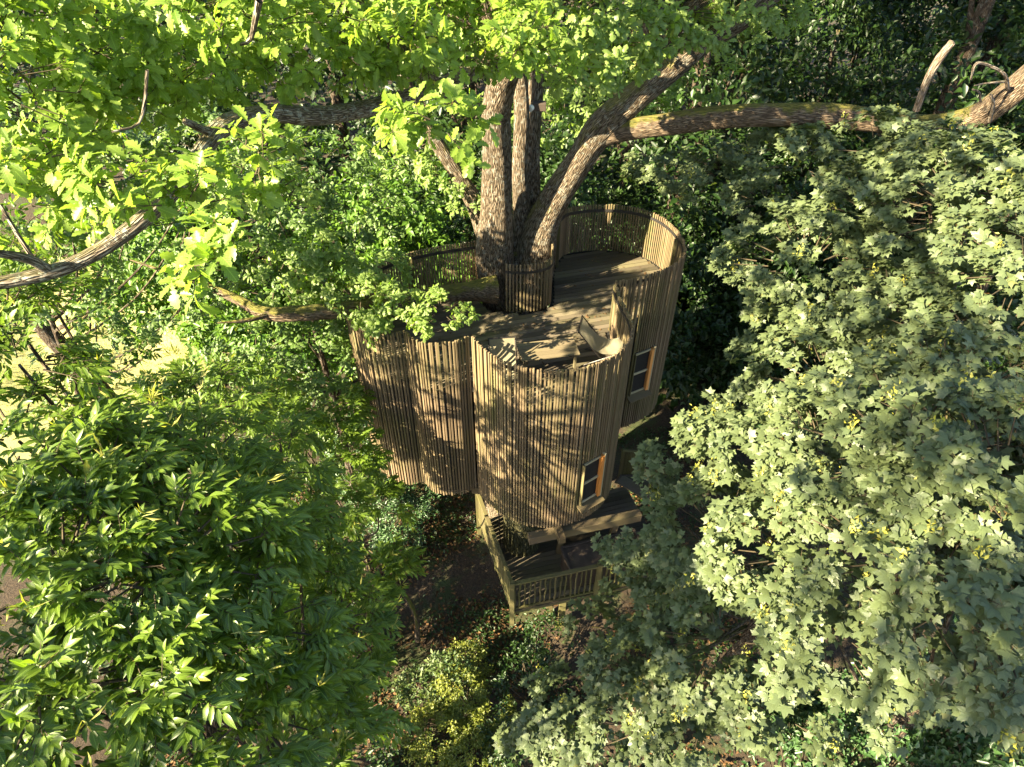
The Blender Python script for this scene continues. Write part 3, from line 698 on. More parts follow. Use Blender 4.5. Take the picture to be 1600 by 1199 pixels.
# ================================================================== FURNITURE
# table
tz = DECK + .42
tc_ = [np.array(atz(*p, tz)) for p in ((816, 560), (907, 549), (893, 531), (808, 541))]
ctr = sum(tc_) / 4; tx = nrm(tc_[1] - tc_[0]); tl = np.linalg.norm(tc_[1] - tc_[0]); ty = np.cross(UPV, tx); tw = 0.52
TT = empty('low_table', (ctr[0], ctr[1], DECK)); tb = np.array([ctr[0], ctr[1], DECK]); tag(TT, 'low slatted wooden coffee table between the two canvas chairs', 'table')
for i in range(5):
    q = MB(); q.box(ctr + ty * (i - 2) * (tw / 5) + (0, 0, -.012), tx, ty, UPV, tl / 2, tw / 10 - .003, .013); q.build('plank', M['table'], TT, tb, .003)
for sx_ in (-1, 1):
    for sy in (-1, 1):
        q = MB(); q.box(ctr + tx * sx_ * (tl / 2 - .07) + ty * sy * (tw / 2 - .06) + (0, 0, -.222), tx, ty, UPV, .022, .022, .197); q.build('leg', M['table'], TT, tb, .003)
    q = MB(); q.box(ctr + tx * sx_ * (tl / 2 - .07) + (0, 0, -.05), tx, ty, UPV, .014, tw / 2 - .085, .024); q.build('apron', M['table'], TT, tb, .003)
def sling_chair(c, az, label, prof, w=.54):
    f = np.array([math.cos(az), math.sin(az), 0]); s = np.cross(UPV, f); base = np.array([*c, DECK])
    Ch = empty('sling_chair', base); tag(Ch, label, 'chair', 'canvas chairs on the roof deck')
    P = catmull([(a, h) for a, h in prof], 8)
    nW = 9; V = []; F = []
    for i, (a, h) in enumerate(P):
        for j in range(nW):
            y = (j / (nW - 1) - .5) * w; sag = -.03 * (1 - (2 * y / w) ** 2) * math.sin(math.pi * i / (len(P) - 1)) + .004 * math.sin(i * .9 + j * 1.3)
            V.append(f * a + s * y + UPV * (h + sag))
    for i in range(len(P) - 1):
        for j in range(nW - 1): q = i * nW + j; F.append((q, q + 1, q + nW + 1, q + nW))
    o = link('canvas', raw_mesh('canvas', np.array(V), np.array(F)), Ch, M['canvas'])
    (a0, h0), (a1, h1) = prof[0], prof[-1]
    lo = min(prof, key=lambda q: q[1])
    def w3(a, y, h): return f * a + s * y + UPV * h
    for sg_ in (-1, 1):
        y = sg_ * (w / 2 + .015)
        b = MB(); b.rod([w3(a0, y, h0 + .01), w3(a1 * .55, y, .012)], .011); b.build('leg', M['steel'], Ch)
        b = MB(); b.rod([w3(a1, y, h1 + .01), w3(a0 * .75, y, .012)], .011); b.build('leg', M['steel'], Ch)
        b = MB(); b.rod([w3(a0 * .75, y, .013), w3(a1 * .55, y, .013)], .010); b.build('runner', M['steel'], Ch)
    for a, h in ((a0, h0), (a1, h1)):
        b = MB(); b.rod([w3(a, -w / 2 - .03, h), w3(a, w / 2 + .03, h)], .013); b.build('crossbar', M['steel'], Ch)
    return Ch
# right chair: back to the left, seat towards the rail
pb = (np.array(atz(895, 514, DECK + .80)) + np.array(atz(918, 499, DECK + .80))) / 2
azr = R(-12); half = .42; cR = pb[:2] + np.array([math.cos(azr), math.sin(azr)]) * half
sling_chair(cR, azr, 'cream canvas sling chair facing the railing beyond the table\'s end', [(-half, .80), (-half * .55, .55), (-half * .08, .39), (half * .4, .36), (half, .45)], .48)
pL = np.array(atz(784, 540, DECK + .80))[:2]
azl = R(-84)
sling_chair(pL + np.array([math.cos(azl), math.sin(azl)]) * .36 + np.array([0, .22]), azl, 'cream canvas sling chair half hidden behind the front railing', [(-.36, .80), (-.24, .52), (-.04, .33), (.18, .31), (.36, .40)], .46)

# ================================================================== OAK
OB = np.array([0.02, 12.75, 0.0])
OAKT = empty('oak_tree', OB); tag(OAKT, 'big oak growing up through the treehouse with spreading mossy limbs', 'tree')
def px3(lst):
    return [(*(aty(x, y, Y)), r) for x, y, Y, r in lst]
tube('trunk', [(0.1, 12.95, -.4, .95), (0.08, 12.9, .8, .78), (0.05, 12.85, 4, .70), (0.0, 12.85, 6.6, .68), (0.02, 12.9, 7.6, .60), (0.05, 12.95, 8.3, .45), (.05, 13.0, 8.7, .25)], M['oak_bark'], OAKT, OB, 56, .05, .10, 1)
limbs = [
    ('stem', [(-.15, 12.7, 7.2, .44)] + px3([(779, 450, 12.55, .41), (772, 400, 12.45, .37), (776, 330, 12.4, .31), (777, 250, 12.3, .265), (775, 180, 12.2, .25), (785, 130, 12.0, .25), (795, 105, 11.8, .23)]), 'oak_bark'),
    ('stem', [(.35, 12.8, 7.2, .44)] + px3([(832, 440, 12.75, .42), (843, 365, 12.85, .37), (868, 310, 12.95, .30), (905, 252, 13.0, .27), (940, 200, 13.0, .29), (990, 155, 13.1, .25), (1045, 108, 13.3, .24), (1100, 65, 13.5, .22), (1165, 22, 13.8, .20), (1240, -40, 14, .18)]), 'oak_bark'),
    ('limb', px3([(925, 218, 13.0, .22), (975, 204, 12.9, .20), (1050, 193, 12.7, .195), (1120, 184, 12.5, .20), (1200, 180, 12.2, .195), (1290, 181, 12.0, .20), (1370, 188, 11.8, .19), (1450, 200, 11.6, .19), (1520, 185, 11.4, .20), (1575, 148, 11.2, .20), (1640, 90, 11.0, .17)]), 'right_limb_bark'),
    ('stem', px3([(812, 430, 12.9, .26), (814, 330, 13.1, .18), (812, 260, 13.2, .15), (815, 170, 13.4, .14), (810, 60, 13.6, .12)]), 'oak_bark'),
    ('stem', px3([(835, 380, 13.2, .22), (832, 300, 13.5, .165), (832, 210, 13.7, .16), (838, 130, 13.9, .14), (840, 20, 14.1, .12)]), 'oak_bark'),
    ('limb', px3([(768, 385, 12.7, .28), (745, 325, 12.9, .19), (722, 285, 13.0, .16), (690, 235, 13.1, .14), (655, 180, 13.3, .12), (620, 90, 13.6, .1)]), 'oak_bark'),
    ('limb', px3([(800, 92, 11.6, 0.139), (752, 106, 11.0, 0.133), (700, 132, 10.2, 0.118), (640, 152, 9.2, 0.108), (560, 172, 8.3, 0.101), (490, 182, 7.6, 0.098), (420, 178, 7.0, 0.091), (352, 196, 6.5, 0.087), (318, 232, 6.2, 0.080), (270, 300, 5.7, 0.070), (215, 350, 5.4, 0.068), (150, 395, 5.2, 0.063), (80, 425, 5.0, 0.060), (-20, 445, 4.8, 0.052), (-120, 450, 4.6, .06)]), 'limb_bark'),
    ('limb', px3([(740, 170, 11.0, .12), (690, 140, 10.2, .115), (640, 100, 9.4, .11), (600, 50, 8.8, .10), (545, 5, 8.2, .09), (490, -40, 7.6, .08)]), 'limb_bark'),
    ('limb', px3([(800, 95, 11.8, .20), (820, 60, 11.8, .17), (835, 10, 11.8, .15), (850, -60, 11.8, .12)]), 'limb_bark'),
    ('limb', [(*atz(775, 440, 8.6)[:2], 8.4, .28), (*atz(735, 452, 8.5)[:2], 8.45, .20), (*atz(690, 460, 8.6)[:2], 8.6, .165), (*atz(620, 472, 8.9)[:2], 8.9, .15), (*atz(540, 484, 9.35)[:2], 9.35, .14), (*atz(470, 490, 9.5)[:2], 9.5, .13), (*atz(415, 490, 9.5)[:2], 9.5, .11), (*atz(370, 468, 9.6)[:2], 9.6, .085), (*atz(320, 445, 9.7)[:2], 9.7, .06), (*atz(260, 425, 9.8)[:2], 9.8, .035), (*atz(200, 405, 9.9)[:2], 9.9, .012)], 'right_limb_bark'),
    ('branch', [(*atz(430, 489, 9.5)[:2], 9.5, .05), (*atz(390, 500, 9.6)[:2], 9.6, .035), (*atz(340, 505, 9.7)[:2], 9.7, .012)], 'right_limb_bark'),
    ('branch', px3([(350, 198, 6.5, .05), (325, 205, 6.3, .04), (290, 190, 6.0, .03)]), 'limb_bark'),
    ('branch', px3([(80, 425, 5.0, .045), (45, 405, 4.9, .04), (-10, 395, 4.7, .03)]), 'limb_bark'),
    ('branch', px3([(55, 410, 5.0, .02), (30, 370, 5.1, .018), (0, 320, 5.2, .014)]), 'limb_bark'),
    ('branch', px3([(230, 110, 4.6, .010), (226, 160, 4.6, .010), (215, 195, 4.5, .009), (175, 206, 4.4, .006)]), 'limb_bark'),
    ('branch', px3([(405, 0, 6.0, .03), (392, 60, 6.2, .02), (375, 70, 6.2, .012)]), 'limb_bark'),
]
for i, (nm, pts, bm_) in enumerate(limbs):
    tube(nm, pts, M[bm_], OAKT, OB, 36 if pts[0][3] > .1 else 12, .05, .07 if pts[0][3] > .1 else .02, 20 + i)
# floodlight on the stem
fl = empty('floodlight', aty(838, 166, 13.55)); fb = np.array(fl.location); tag(fl, 'small brown floodlight box with white lens high on the oak stem', 'light')
q = MB(); q.box(fb + (0.06, 0, 0), (1, 0, 0), (0, 1, 0), (0, 0, 1), .13, .09, .075); q.build('housing', M['panel'], fl, fb, .01)
q = MB(); q.rod([fb + (-.09, -.06, 0), fb + (-.13, -.12, -.01)], .06, 14); q.build('lens', plain('white lens', (.7, .7, .66), .3), fl, fb)
q = MB(); q.bar(fb + (-.05, .08, 0), fb + (-.06, .3, 0), .04, .04); q.build('bracket', M['band'], fl, fb)

lv = Leaves()
def L(x, y, d, r, rz=None): p = atd(x, y, d); return (p[0], p[1], p[2], r, r, rz or r * .75)
near_lobes = [L(60, 40, 6.4, 1.1), L(220, 40, 6.8, 1.1), L(370, 60, 7.2, .9), L(80, 190, 6.4, .7), L(200, 160, 6.8, .55), L(480, 40, 7.8, .9), L(600, 40, 8.2, .8), L(20, 320, 6.6, .55), L(-40, 130, 5.6, .9),
              L(700, 60, 8.2, .7), L(770, 20, 8.8, .8), L(880, 40, 9.4, .8), L(960, 65, 10.2, .65), L(1060, 20, 11.4, .8), L(1160, 10, 12.4, .7), L(410, 245, 5.6, .24), L(290, 320, 5.2, .30), L(345, 405, 4.9, .24), L(190, 290, 5.2, .25), L(130, 300, 6.6, .4),
              L(612, 195, 6.2, .15), L(690, 195, 5.8, .25), L(850, 110, 8.4, .4), L(560, 90, 8.4, .4), L(350, 20, 5.8, .4), L(520, 20, 6.6, .4), L(760, 90, 7.4, .3), L(820, 60, 7.6, .35), L(920, 110, 9.2, .4), L(640, 60, 7.0, .3), L(60, 250, 5.4, .3), L(420, 40, 6.0, .35), L(1000, 60, 10.4, .5)]
Q, O, I = lobe_clumps(near_lobes, 5.5, -0.75)
a_, b_ = sprays(lv, Q, O, 3, .24, 'oak', .155, .55)
cen = np.array([lb[:3] for lb in near_lobes])[I]
twigs('twigs', a_, b_, .004, OAKT, OB); twigs('twigs', cen, Q, .008, OAKT, OB)
# mid and low oak foliage: over the left pod, round the back of the stems
mid_lobes = [L(500, 410, 12.8, .7), L(430, 440, 12.6, .8), L(600, 520, 12.0, .22), 
             L(370, 285, 9.6, .5), L(300, 250, 9.8, .5), L(130, 220, 8.2, .6), L(210, 230, 8.6, .5), L(430, 300, 10.4, .45), L(700, 270, 13.8, .55), L(730, 330, 13.9, .35), L(640, 230, 14.2, .7), L(880, 190, 14.5, .6), L(930, 150, 14.3, .7), L(820, 150, 14.6, .7), L(1010, 150, 14.2, .6), L(1090, 110, 14, .6), L(990, 80, 13.2, .7), L(1200, 10, 13.5, .8), L(740, 190, 14.5, .5)]
Q, O, I = lobe_clumps(mid_lobes, 5.0, -0.7)
a_, b_ = sprays(lv, Q, O, 3, .26, 'oak', .135, .4)
cen = np.array([lb[:3] for lb in mid_lobes])[I]
twigs('twigs', cen, Q, .012, OAKT, OB)
rim_lobes = [L(565, 465, 12.2, .5), L(625, 480, 11.9, .42), L(690, 488, 11.6, .40), L(570, 510, 11.8, .30), L(640, 515, 11.5, .24), L(520, 440, 12.6, .55), L(600, 425, 12.8, .4)]
Q, O, I = lobe_clumps(rim_lobes, 9.0, -0.8)
a_, b_ = sprays(lv, Q, O, 4, .2, 'oak', .115, .45)
twigs('twigs', np.array([lb[:3] for lb in rim_lobes])[I], Q, .008, OAKT, OB)
# unseen crown above the picture, lobes added to shade background and sycamores
up_lobes = [(-1.5, 13.5, 18.2, 2.0), (2.2, 14.5, 18.0, 2.0), (4.6, 14.2, 17.2, 1.8), (0, 14.5, 20.3, 1.8), (-4, 13.5, 18.5, 1.6), (6.5, 15.5, 16.8, 1.7), (3.5, 17, 17.5, 1.8), (7.5, 12.5, 18, 1.5),
            (-2.0, 12.0, 16.4, 1.5), (-4.4, 10.8, 17.2, 1.4), (1.0, 13.6, 16.4, 1.4), (-6.2, 9.8, 17.8, 1.2),
            (-4.0, 2.8, 17.4, .95), (-2.2, 4.6, 17.6, .95), (-5.6, -.6, 18.4, 1.0), (-5.4, -2.2, 19.0, 1.0), (-0.4, 6.4, 17.4, .9), (0.5, 9.8, 15.3, 1.1), (-1.2, 8.6, 15.7, .9), (-4.4, -3.6, 18.2, 1.1), (-3.0, 1.0, 19.4, .7), (0.6, 5.2, 18.8, .8), (-3.2, 6.0, 19.0, .7)]
Q, O, I = lobe_clumps(up_lobes, 3.2, -0.8)
a_, b_ = sprays(lv, Q, O, 3, .4, 'oak', .15, .5)
cen = np.array([lb[:3] for lb in up_lobes])[I]
twigs('twigs', cen, Q, .02, OAKT, OB)
for i, lb in enumerate(up_lobes):
    st = np.array([-.1, 12.2, 12.8]) if lb[0] < 1 else np.array([2.6, 13.4, 12.6]); e = np.array(lb[:3]); mdl = (st + e) / 2 + (0, 0, .5)
    if e[1] < 9: mdl = np.array([e[0] * .5, 10.5, 17.0])
    tube('limb', [(*st, .16), (*mdl, .10), (*(mdl * .4 + e * .6 + (0, 0, .5)), .06), (*e, .03)], M['oak_bark'], OAKT, OB, 12, .2, .04, 60 + i)
# thin unseen sprays added left of the picture to dapple the house
out_lobes = [(-7.6, 5.4, 12.0, 1.3), (-8.6, 6.6, 11.2, 1.2), (-6.9, 4.2, 12.9, .9), (-9.2, 4.6, 12.8, 1.2)]
Q, O, I = lobe_clumps(out_lobes, 1.3, -.9); a_, b_ = sprays(lv, Q, O, 3, .3, 'oak', .15, .5)
twigs('twigs', np.array([lb[:3] for lb in out_lobes])[I], Q, .01, OAKT, OB)
tube('limb', [(*aty(-120, 450, 4.6), .06), (-5.4, 4.8, 12.6, .05), (-7.6, 5.4, 12.0, .04), (-9.0, 5.2, 12.4, .02)], M['limb_bark'], OAKT, OB, 12, .1, .04, 80)
crown(OAKT, OB, lv, 'oak', 'oak_leaf', 300, 8.2)

# ================================================================== OTHER TREES
def tree(name, label, base, trunk_r, top, lobes, style, size, mat_leaf, per_area, nper, rc, group=None, cat='tree', singles=0, near=9.0, lc=.5, bark='wood_bark', zmin=-.5, kind=None):
    base = np.array([base[0], base[1], 0.0]); t = empty(name, base); tag(t, label, cat, group)
    top = np.array(top, float)
    tube('trunk', [(base[0], base[1], -.4, trunk_r * 1.3), (base[0] * .8 + top[0] * .2, base[1] * .8 + top[1] * .2 + .1, top[2] * .2, trunk_r), (*((base + top) / 2 + (.12, -.1, 0)), trunk_r * .8), (*top, trunk_r * .4)], M[bark], t, base, 18 if base[1] < 16 else 10, .2 if base[1] < 16 else .4, .07, int(abs(base[0] * 7 + base[1] * 3)) % 90)
    for i, lb in enumerate(lobes):
        e = np.array(lb[:3]); f = min(.9, max(.25, (e[2] - 1.5) / max(top[2], 1) * .8)); st = base * (1 - f) + top * f
        if style == 'sycamore' and np.linalg.norm(e - st) > 4.2: continue
        mdl = (st + e) / 2 + np.array([.15, .1, -.3]); tube('limb', [(*st, trunk_r * .30), (*mdl, trunk_r * .2), (*e, trunk_r * .08)], M[bark], t, base, 9, .25, .04, i)
    v = Leaves(); Q, O, I = lobe_clumps(lobes, per_area, zmin)
    a_, b_ = sprays(v, Q, O, nper, rc, style, size, lc)
    cen = np.array([lb[:3] for lb in lobes])[I]
    if np.linalg.norm(base - ORI) < 24: twigs('twigs', cen, Q, .012, t, base)
    if size * 1081 / max(3, np.linalg.norm(np.mean(cen, 0) - ORI)) > 12: twigs('twigs', a_, b_, .0045, t, base)
    crown(t, base, v, kind or style, mat_leaf, singles, near)
    return t, base, Q, O

syc_sets = [
    ('large pale sycamore filling the right edge beside the back pod', (8.2, 9.6), .2, (7.6, 9.4, 10.5),
     [L(1260, 420, 11.0, 1.2), L(1370, 340, 11.0, 1.1), L(1510, 340, 9.6, 1.2), L(1400, 520, 9.8, 1.2), L(1540, 560, 8.8, 1.25), L(1260, 580, 10.4, .95), L(1600, 430, 8.6, 1.1), L(1200, 320, 12.4, .7), L(1130, 290, 13.4, .6), L(1010, 280, 14.8, .5), L(1500, 250, 10.2, .5), L(1590, 300, 9.2, .8), L(1230, 240, 12.6, .6), L(1170, 450, 11.6, .5), L(1120, 265, 13.0, .5), L(1250, 260, 11.9, .65), L(1370, 240, 11.0, .6), L(1040, 275, 14.2, .42), L(1450, 255, 10.4, .55)]),
    ('pale sycamore standing beside the front pod and lower platform', (4.6, 7.0), .16, (4.6, 6.8, 8.2),
     [L(1180, 720, 9.8, 1.0), L(1110, 660, 10.6, .5), L(1130, 840, 9.8, .95), L(1290, 720, 8.8, 1.05), L(1250, 870, 8.4, 1.0), L(1060, 930, 10.4, .6), L(1120, 1000, 9.4, .85), L(985, 950, 11.4, .42), L(925, 980, 11.6, .33), L(1000, 1050, 10.4, .65), L(1300, 610, 9.6, .9), L(1050, 735, 11.0, .4), L(1040, 790, 11.0, .42), L(1005, 850, 11.0, .42), L(990, 905, 11.2, .4)]),
    ('sycamore with the largest leaves at the lower right corner', (5.2, 3.8), .14, (5.0, 3.8, 9.6),
     [L(1420, 720, 7.2, 1.15), L(1560, 760, 6.4, 1.1), L(1400, 880, 6.6, .95), L(1540, 920, 6.0, .9), L(1300, 980, 7.2, .8), L(1480, 640, 7.8, 1.0), L(1480, 1010, 6.8, .5), L(1580, 1030, 6.4, .45)]),
    ('young shaded sycamore low at the bottom beside the sunlit shrub', (2.4, 5.3), .1, (2.5, 5.3, 5.5),
     [L(900, 1120, 10.8, .75), L(1010, 1140, 10.0, .8), L(1100, 1120, 9.4, .75), L(1210, 1110, 8.8, .6), L(840, 1170, 11.3, .5), L(1380, 1080, 8.6, .5)]),
]
for i, (lab, bs, tr, top, lobes) in enumerate(syc_sets):
    t, base, Q, O = tree('sycamore_tree', lab, bs, tr, top, lobes, 'sycamore', .098, 'sycamore_leaf', 3.9, 7, .33, 'sycamore trees along the right side', 'tree', 300, 6.8, .5, 'wood_bark', -.35)
    # hanging bunches of seed wings
    v = Leaves(); k = rng.choice(len(Q), min(len(Q), 60 if i < 3 else 15), replace=False); c = Q[k] + O[k] * .34 + UPV * .08
    for j in range(16):
        m_ = len(k); A_ = nrm(rdir(m_) * .8 - UPV * .7); v.add(c + rdir(m_) * .05 - UPV * .012 * j, A_, rdir(m_), np.full(m_, .055), np.clip(rng.normal(.5, .2, m_), 0, .95))
    P_, A_, N_, S_, C_ = v.cat(); o = link('seed_clusters', leaf_mesh('seed_clusters', TPL['plain'], P_, A_, N_, S_, C_, base), t, M['seed']); o['kind'] = 'stuff'

che_sets = [
    ('sweet chestnut filling the lower left corner with long glossy leaves', (-3.0, 2.6), .16, (-3.0, 2.6, 11.0),
     [L(100, 900, 4.9, .7), L(260, 880, 5.2, .7), L(60, 1080, 4.6, .6), L(220, 1050, 4.9, .65), L(380, 980, 5.6, .62), L(400, 1120, 5.4, .55), L(150, 780, 5.4, .66), L(10, 850, 6.0, .5), L(300, 1190, 4.8, .45), L(480, 1060, 6.4, .42), L(500, 1170, 6.2, .4), L(520, 970, 7.6, .45), L(550, 1090, 7.4, .42), L(470, 890, 7.4, .45), L(10, 1180, 5.0, .5), L(150, 1190, 5.0, .45), L(320, 1090, 6.0, .45)]),
    ('sweet chestnut at the left edge in front of the sunlit lawn', (-4.2, 4.6), .16, (-4.2, 4.6, 11.2),
     [L(30, 570, 6.0, .45), L(30, 690, 5.6, .6), L(200, 720, 6.2, .45), L(310, 730, 6.4, .6), L(420, 830, 6.8, .58), L(330, 810, 6.0, .6), L(10, 490, 6.4, .4), L(440, 740, 7.6, .45), L(110, 640, 6.4, .3), L(330, 640, 8.6, .55), L(430, 660, 10.0, .6), L(250, 640, 8.4, .4), L(80, 470, 7.2, .3)]),
    ('shaded chestnut sapling rising in the gap left of the front pod', (-3.4, 9.0), .10, (-3.4, 9.0, 4.2),
     [L(500, 800, 11.6, .75), L(520, 720, 12.4, .75), L(440, 690, 11.8, .7), L(560, 880, 11.8, .6), L(590, 800, 12.6, .5), L(330, 590, 12.2, .5), L(400, 600, 12.4, .6), L(520, 650, 12.9, .6), L(570, 710, 12.9, .45), L(600, 900, 11.6, .42), L(570, 960, 11.0, .45), L(560, 1030, 10.4, .4), L(470, 960, 10.8, .7), L(400, 900, 11, .8), L(410, 1020, 10.2, .7)]),  # lobes behind the near chestnut added to shade the lower deck
]
for i, (lab, bs, tr, top, lobes) in enumerate(che_sets):
    t, base, Q, O = tree('chestnut_tree', lab, bs, tr, top, lobes, 'chestnut', .122 if i < 2 else .135, 'chestnut_leaf', 7.2 if i < 2 else 4.6, 6, .25, 'sweet chestnut trees on the left', 'tree', 300 if i < 2 else 150, 6.2, .45, 'wood_bark', -.45)
    v = Leaves(); k = rng.choice(len(Q), min(len(Q), 70), replace=False); c = Q[k] + O[k] * .32 + UPV * .05
    for j in range(5):
        m_ = len(k); A_ = nrm(rdir(m_) + UPV * .5 + O[k] * .6); v.add(c + rdir(m_) * .02, A_, rdir(m_), rng.uniform(.10, .16, m_), rng.uniform(.1, .6, m_))
    P_, A_, N_, S_, C_ = v.cat(); o = link('catkins', leaf_mesh('catkins', TPL['catkin'], P_, A_, N_, S_, C_, base), t, M['seed']); o['kind'] = 'stuff'

# shaded maple and oak saplings left of and behind the treehouse
side = [
    ('leafy maple crowded against the left pod of the treehouse', (-4.4, 12.2), (-4.4, 12.2, 8.4), [L(430, 330, 13.4, 1.0), L(500, 260, 14.4, .9), L(380, 420, 13.2, .9), L(480, 560, 13.4, .9), L(520, 640, 13.4, .7), L(400, 560, 13.0, .8), L(560, 330, 14.6, .9), L(450, 470, 13.6, 1.0), L(540, 500, 13.6, .5)]),
    ('leafy maple at the left below the lichen covered oak limb', (-11.5, 12.5), (-9.0, 11.0, 9.0), [L(200, 360, 10.2, .7), L(100, 300, 8.8, .8), L(300, 330, 12.2, .9), L(60, 430, 9.4, .6), L(320, 440, 12.4, .6), L(130, 440, 11, .5), L(270, 500, 12.5, .55), L(150, 505, 9.4, .32), L(215, 560, 10.2, .3), L(100, 590, 9.5, .35), L(80, 500, 11.5, .45), L(330, 240, 13, .9), L(190, 280, 9.8, .8), L(40, 240, 9.0, .8), L(-60, 330, 8.4, .8)]),
]
for lab, bs, top, lobes in side:
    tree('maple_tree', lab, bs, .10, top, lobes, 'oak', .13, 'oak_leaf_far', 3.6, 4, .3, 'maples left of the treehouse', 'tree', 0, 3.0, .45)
# ivy-dark bushes by the house foot
def bush(name, label, lobes, m, style, size, pa, nper, rc, group=None, lc=.45):
    c = np.mean([lb[:3] for lb in lobes], 0); base = np.array([c[0], c[1], 0.0]); t = empty(name, base); tag(t, label, 'shrub', group)
    v = Leaves(); Q, O, I = lobe_clumps(lobes, pa, -.3); sprays(v, Q, O, nper, rc, style, size, lc)
    st = np.repeat(base[None], len(Q), 0) + rng.normal(0, .12, (len(Q), 3)) * (1, 1, 0)
    twigs('stems', st, Q, .014, t, base); crown(t, base, v, 'plain' if style == 'plain' else style, m)
def LZ(x, y, z, r, rz=None): p = atz(x, y, z); return (p[0], p[1], p[2], r, r, rz or r * .8)
bush('holly_shrub', 'dark glossy shrub under the left pod in deep shade', [LZ(590, 780, 1.2, .9), LZ(640, 770, 1.0, .8), LZ(560, 700, 1.6, 1.0), LZ(620, 830, .7, .6)], 'ivy_leaf', 'plain', .10, 7, 8, .22)
bush('shade_shrub', 'hidden thicket added under the lower left chestnut to shade the ground', [(-6.6, 2.2, 2.4, 1.0), (-7.0, 7.0, 3.2, 1.3), (-4.4, 3.2, 2.2, 1.0), (-5.6, 7.6, 2.6, 1.2), (-4.6, 8.4, 2.2, 1.0), (-8.2, 8.0, 2.6, 1.3)], 'wood_leaf_shaded', 'plain', .15, 3.5, 6, .4)  # hidden shrub added to keep sun off the ground
bush('sunlit_shrub', 'yellow green shrub glowing in a sun patch at bottom centre', [LZ(715, 1090, .8, .6), LZ(680, 1150, .7, .65), LZ(740, 1190, .6, .55), LZ(730, 1040, .6, .45), LZ(770, 1120, .6, .45)], 'shrub_leaf', 'plain', .07, 16, 9, .16)
bush('bramble_shrub', 'pale leaved bramble just behind the yellow green shrub', [LZ(700, 1060, .8, .45), LZ(660, 1080, .7, .4)], 'sycamore_leaf', 'plain', .11, 12, 7, .2)
for lab, lbs in (('thin young chestnut shoots left of the yellow green shrub', [LZ(570, 1160, 1.6, .5), LZ(560, 1090, 1.2, .4), LZ(590, 990, .9, .4)]), ('low leafy seedlings right of the yellow green shrub', [LZ(820, 1060, .8, .55), LZ(800, 1150, .9, .5), LZ(860, 1000, .8, .5)])):
    bush('young_shrub', lab, lbs, 'wood_leaf_shaded', 'plain', .12, 6, 4, .3, 'young shrubs on the woodland floor')
bush('laurel_shrub', 'broad dark shrub in the lower right corner under the sycamore', [L(1450, 1130, 9.5, .9), L(1560, 1080, 9.0, .9), L(1350, 1170, 9.6, .9), L(1580, 1180, 8.6, .8), L(1250, 1180, 10, .8)], 'ivy_leaf', 'plain', .12, 6, 8, .25)

# forest behind: understorey crowns, then tall trees whose crowns close over the top
names = [
    ('dark understorey tree behind the leftmost oak leaves', (-10.5, 19)), ('understorey tree behind the lichened limb, near the lawn edge', (-7.5, 17.5)),
    ('shaded tree behind the oak stems, left side', (-3.2, 17.5)), ('shaded tree directly behind the oak stems', (1.0, 18.5)),
    ('shaded tree behind the back pod railing', (4.5, 18.0)), ('dark tree under the long mossy limb', (8.5, 17.0)),
    ('dark tree behind the dead branch stub at right', (13.0, 16.5)), ('dark tree at the far right edge behind the bare twigs', (18, 16)),
    ('dark tree in the second row above the mossy limb', (10, 23)), ('dark tree in the second row at upper right', (17, 23)),
    ('tree in the second row above the back pod', (4, 24)), ('tree in the second row behind the oak fork', (-3, 24)),
    ('tree in the second row beyond the lawn', (-12, 27)), ('far right tree in the second row', (25, 22)), ('far left tree beyond the lawn corner', (-22, 26)), ('dark tree in the last row at the upper right corner', (22, 31)), ('dark tree in the last row behind the dead branch', (15, 32)), ('dark tree in the last row, farthest to the right', (30, 30)), ('dark tree in the last row above the mossy limb', (9, 33))]
for i, (lab, (x, y)) in enumerate(names):
    h = rng.uniform(5.5, 8.5) if i < 8 else rng.uniform(9, 12); lobes = []
    if i in (14, 12): h = 8.0
    for j in range(8):
        a = 2 * math.pi * j / 8 + rng.uniform(-.3, .3); rr = rng.uniform(.9, 2.2); zz = h * rng.uniform(.30, .92)
        lobes.append((x + math.cos(a) * rr * (1.3 - zz / h * .6), y + math.sin(a) * rr * (1.3 - zz / h * .6), zz, rng.uniform(1.0, 1.5)))
    lobes.append((x, y, h, 1.2))
    tree('woodland_tree', lab, (x, y), .14, (x, y, h), lobes, 'plain', .235, 'oak_leaf_far' if x < 0.5 and y < 20 else 'wood_leaf_shaded', 2.2 if i < 8 else 1.8, 5, .45, 'woodland trees behind the treehouse', 'tree', 0, 3, .4)  # left trees: brighter leaf colour in place of sun; others: shade-darkened colour
talls = [('tall woodland tree whose trunk rises behind the second row at right', (9, 29)), ('tall woodland tree at the upper right corner', (18, 28)), ('tall woodland tree behind the oak fork', (1, 30)), ('tall woodland tree far right', (27, 27)), ('tall woodland tree upper left beyond the lawn', (-8, 32)), ('tall woodland tree at far upper left', (-19, 35)), ('tall woodland tree close behind the treehouse, crown above the oak', (5.5, 21.5)), ('tall woodland tree behind the mossy limb, crown high above it', (12.5, 20.5)), ('tall woodland tree behind the oak stems, crown high above them', (-1.5, 22.5)), ('tall woodland tree at the right edge, crown high above the bare twigs', (20, 20))]
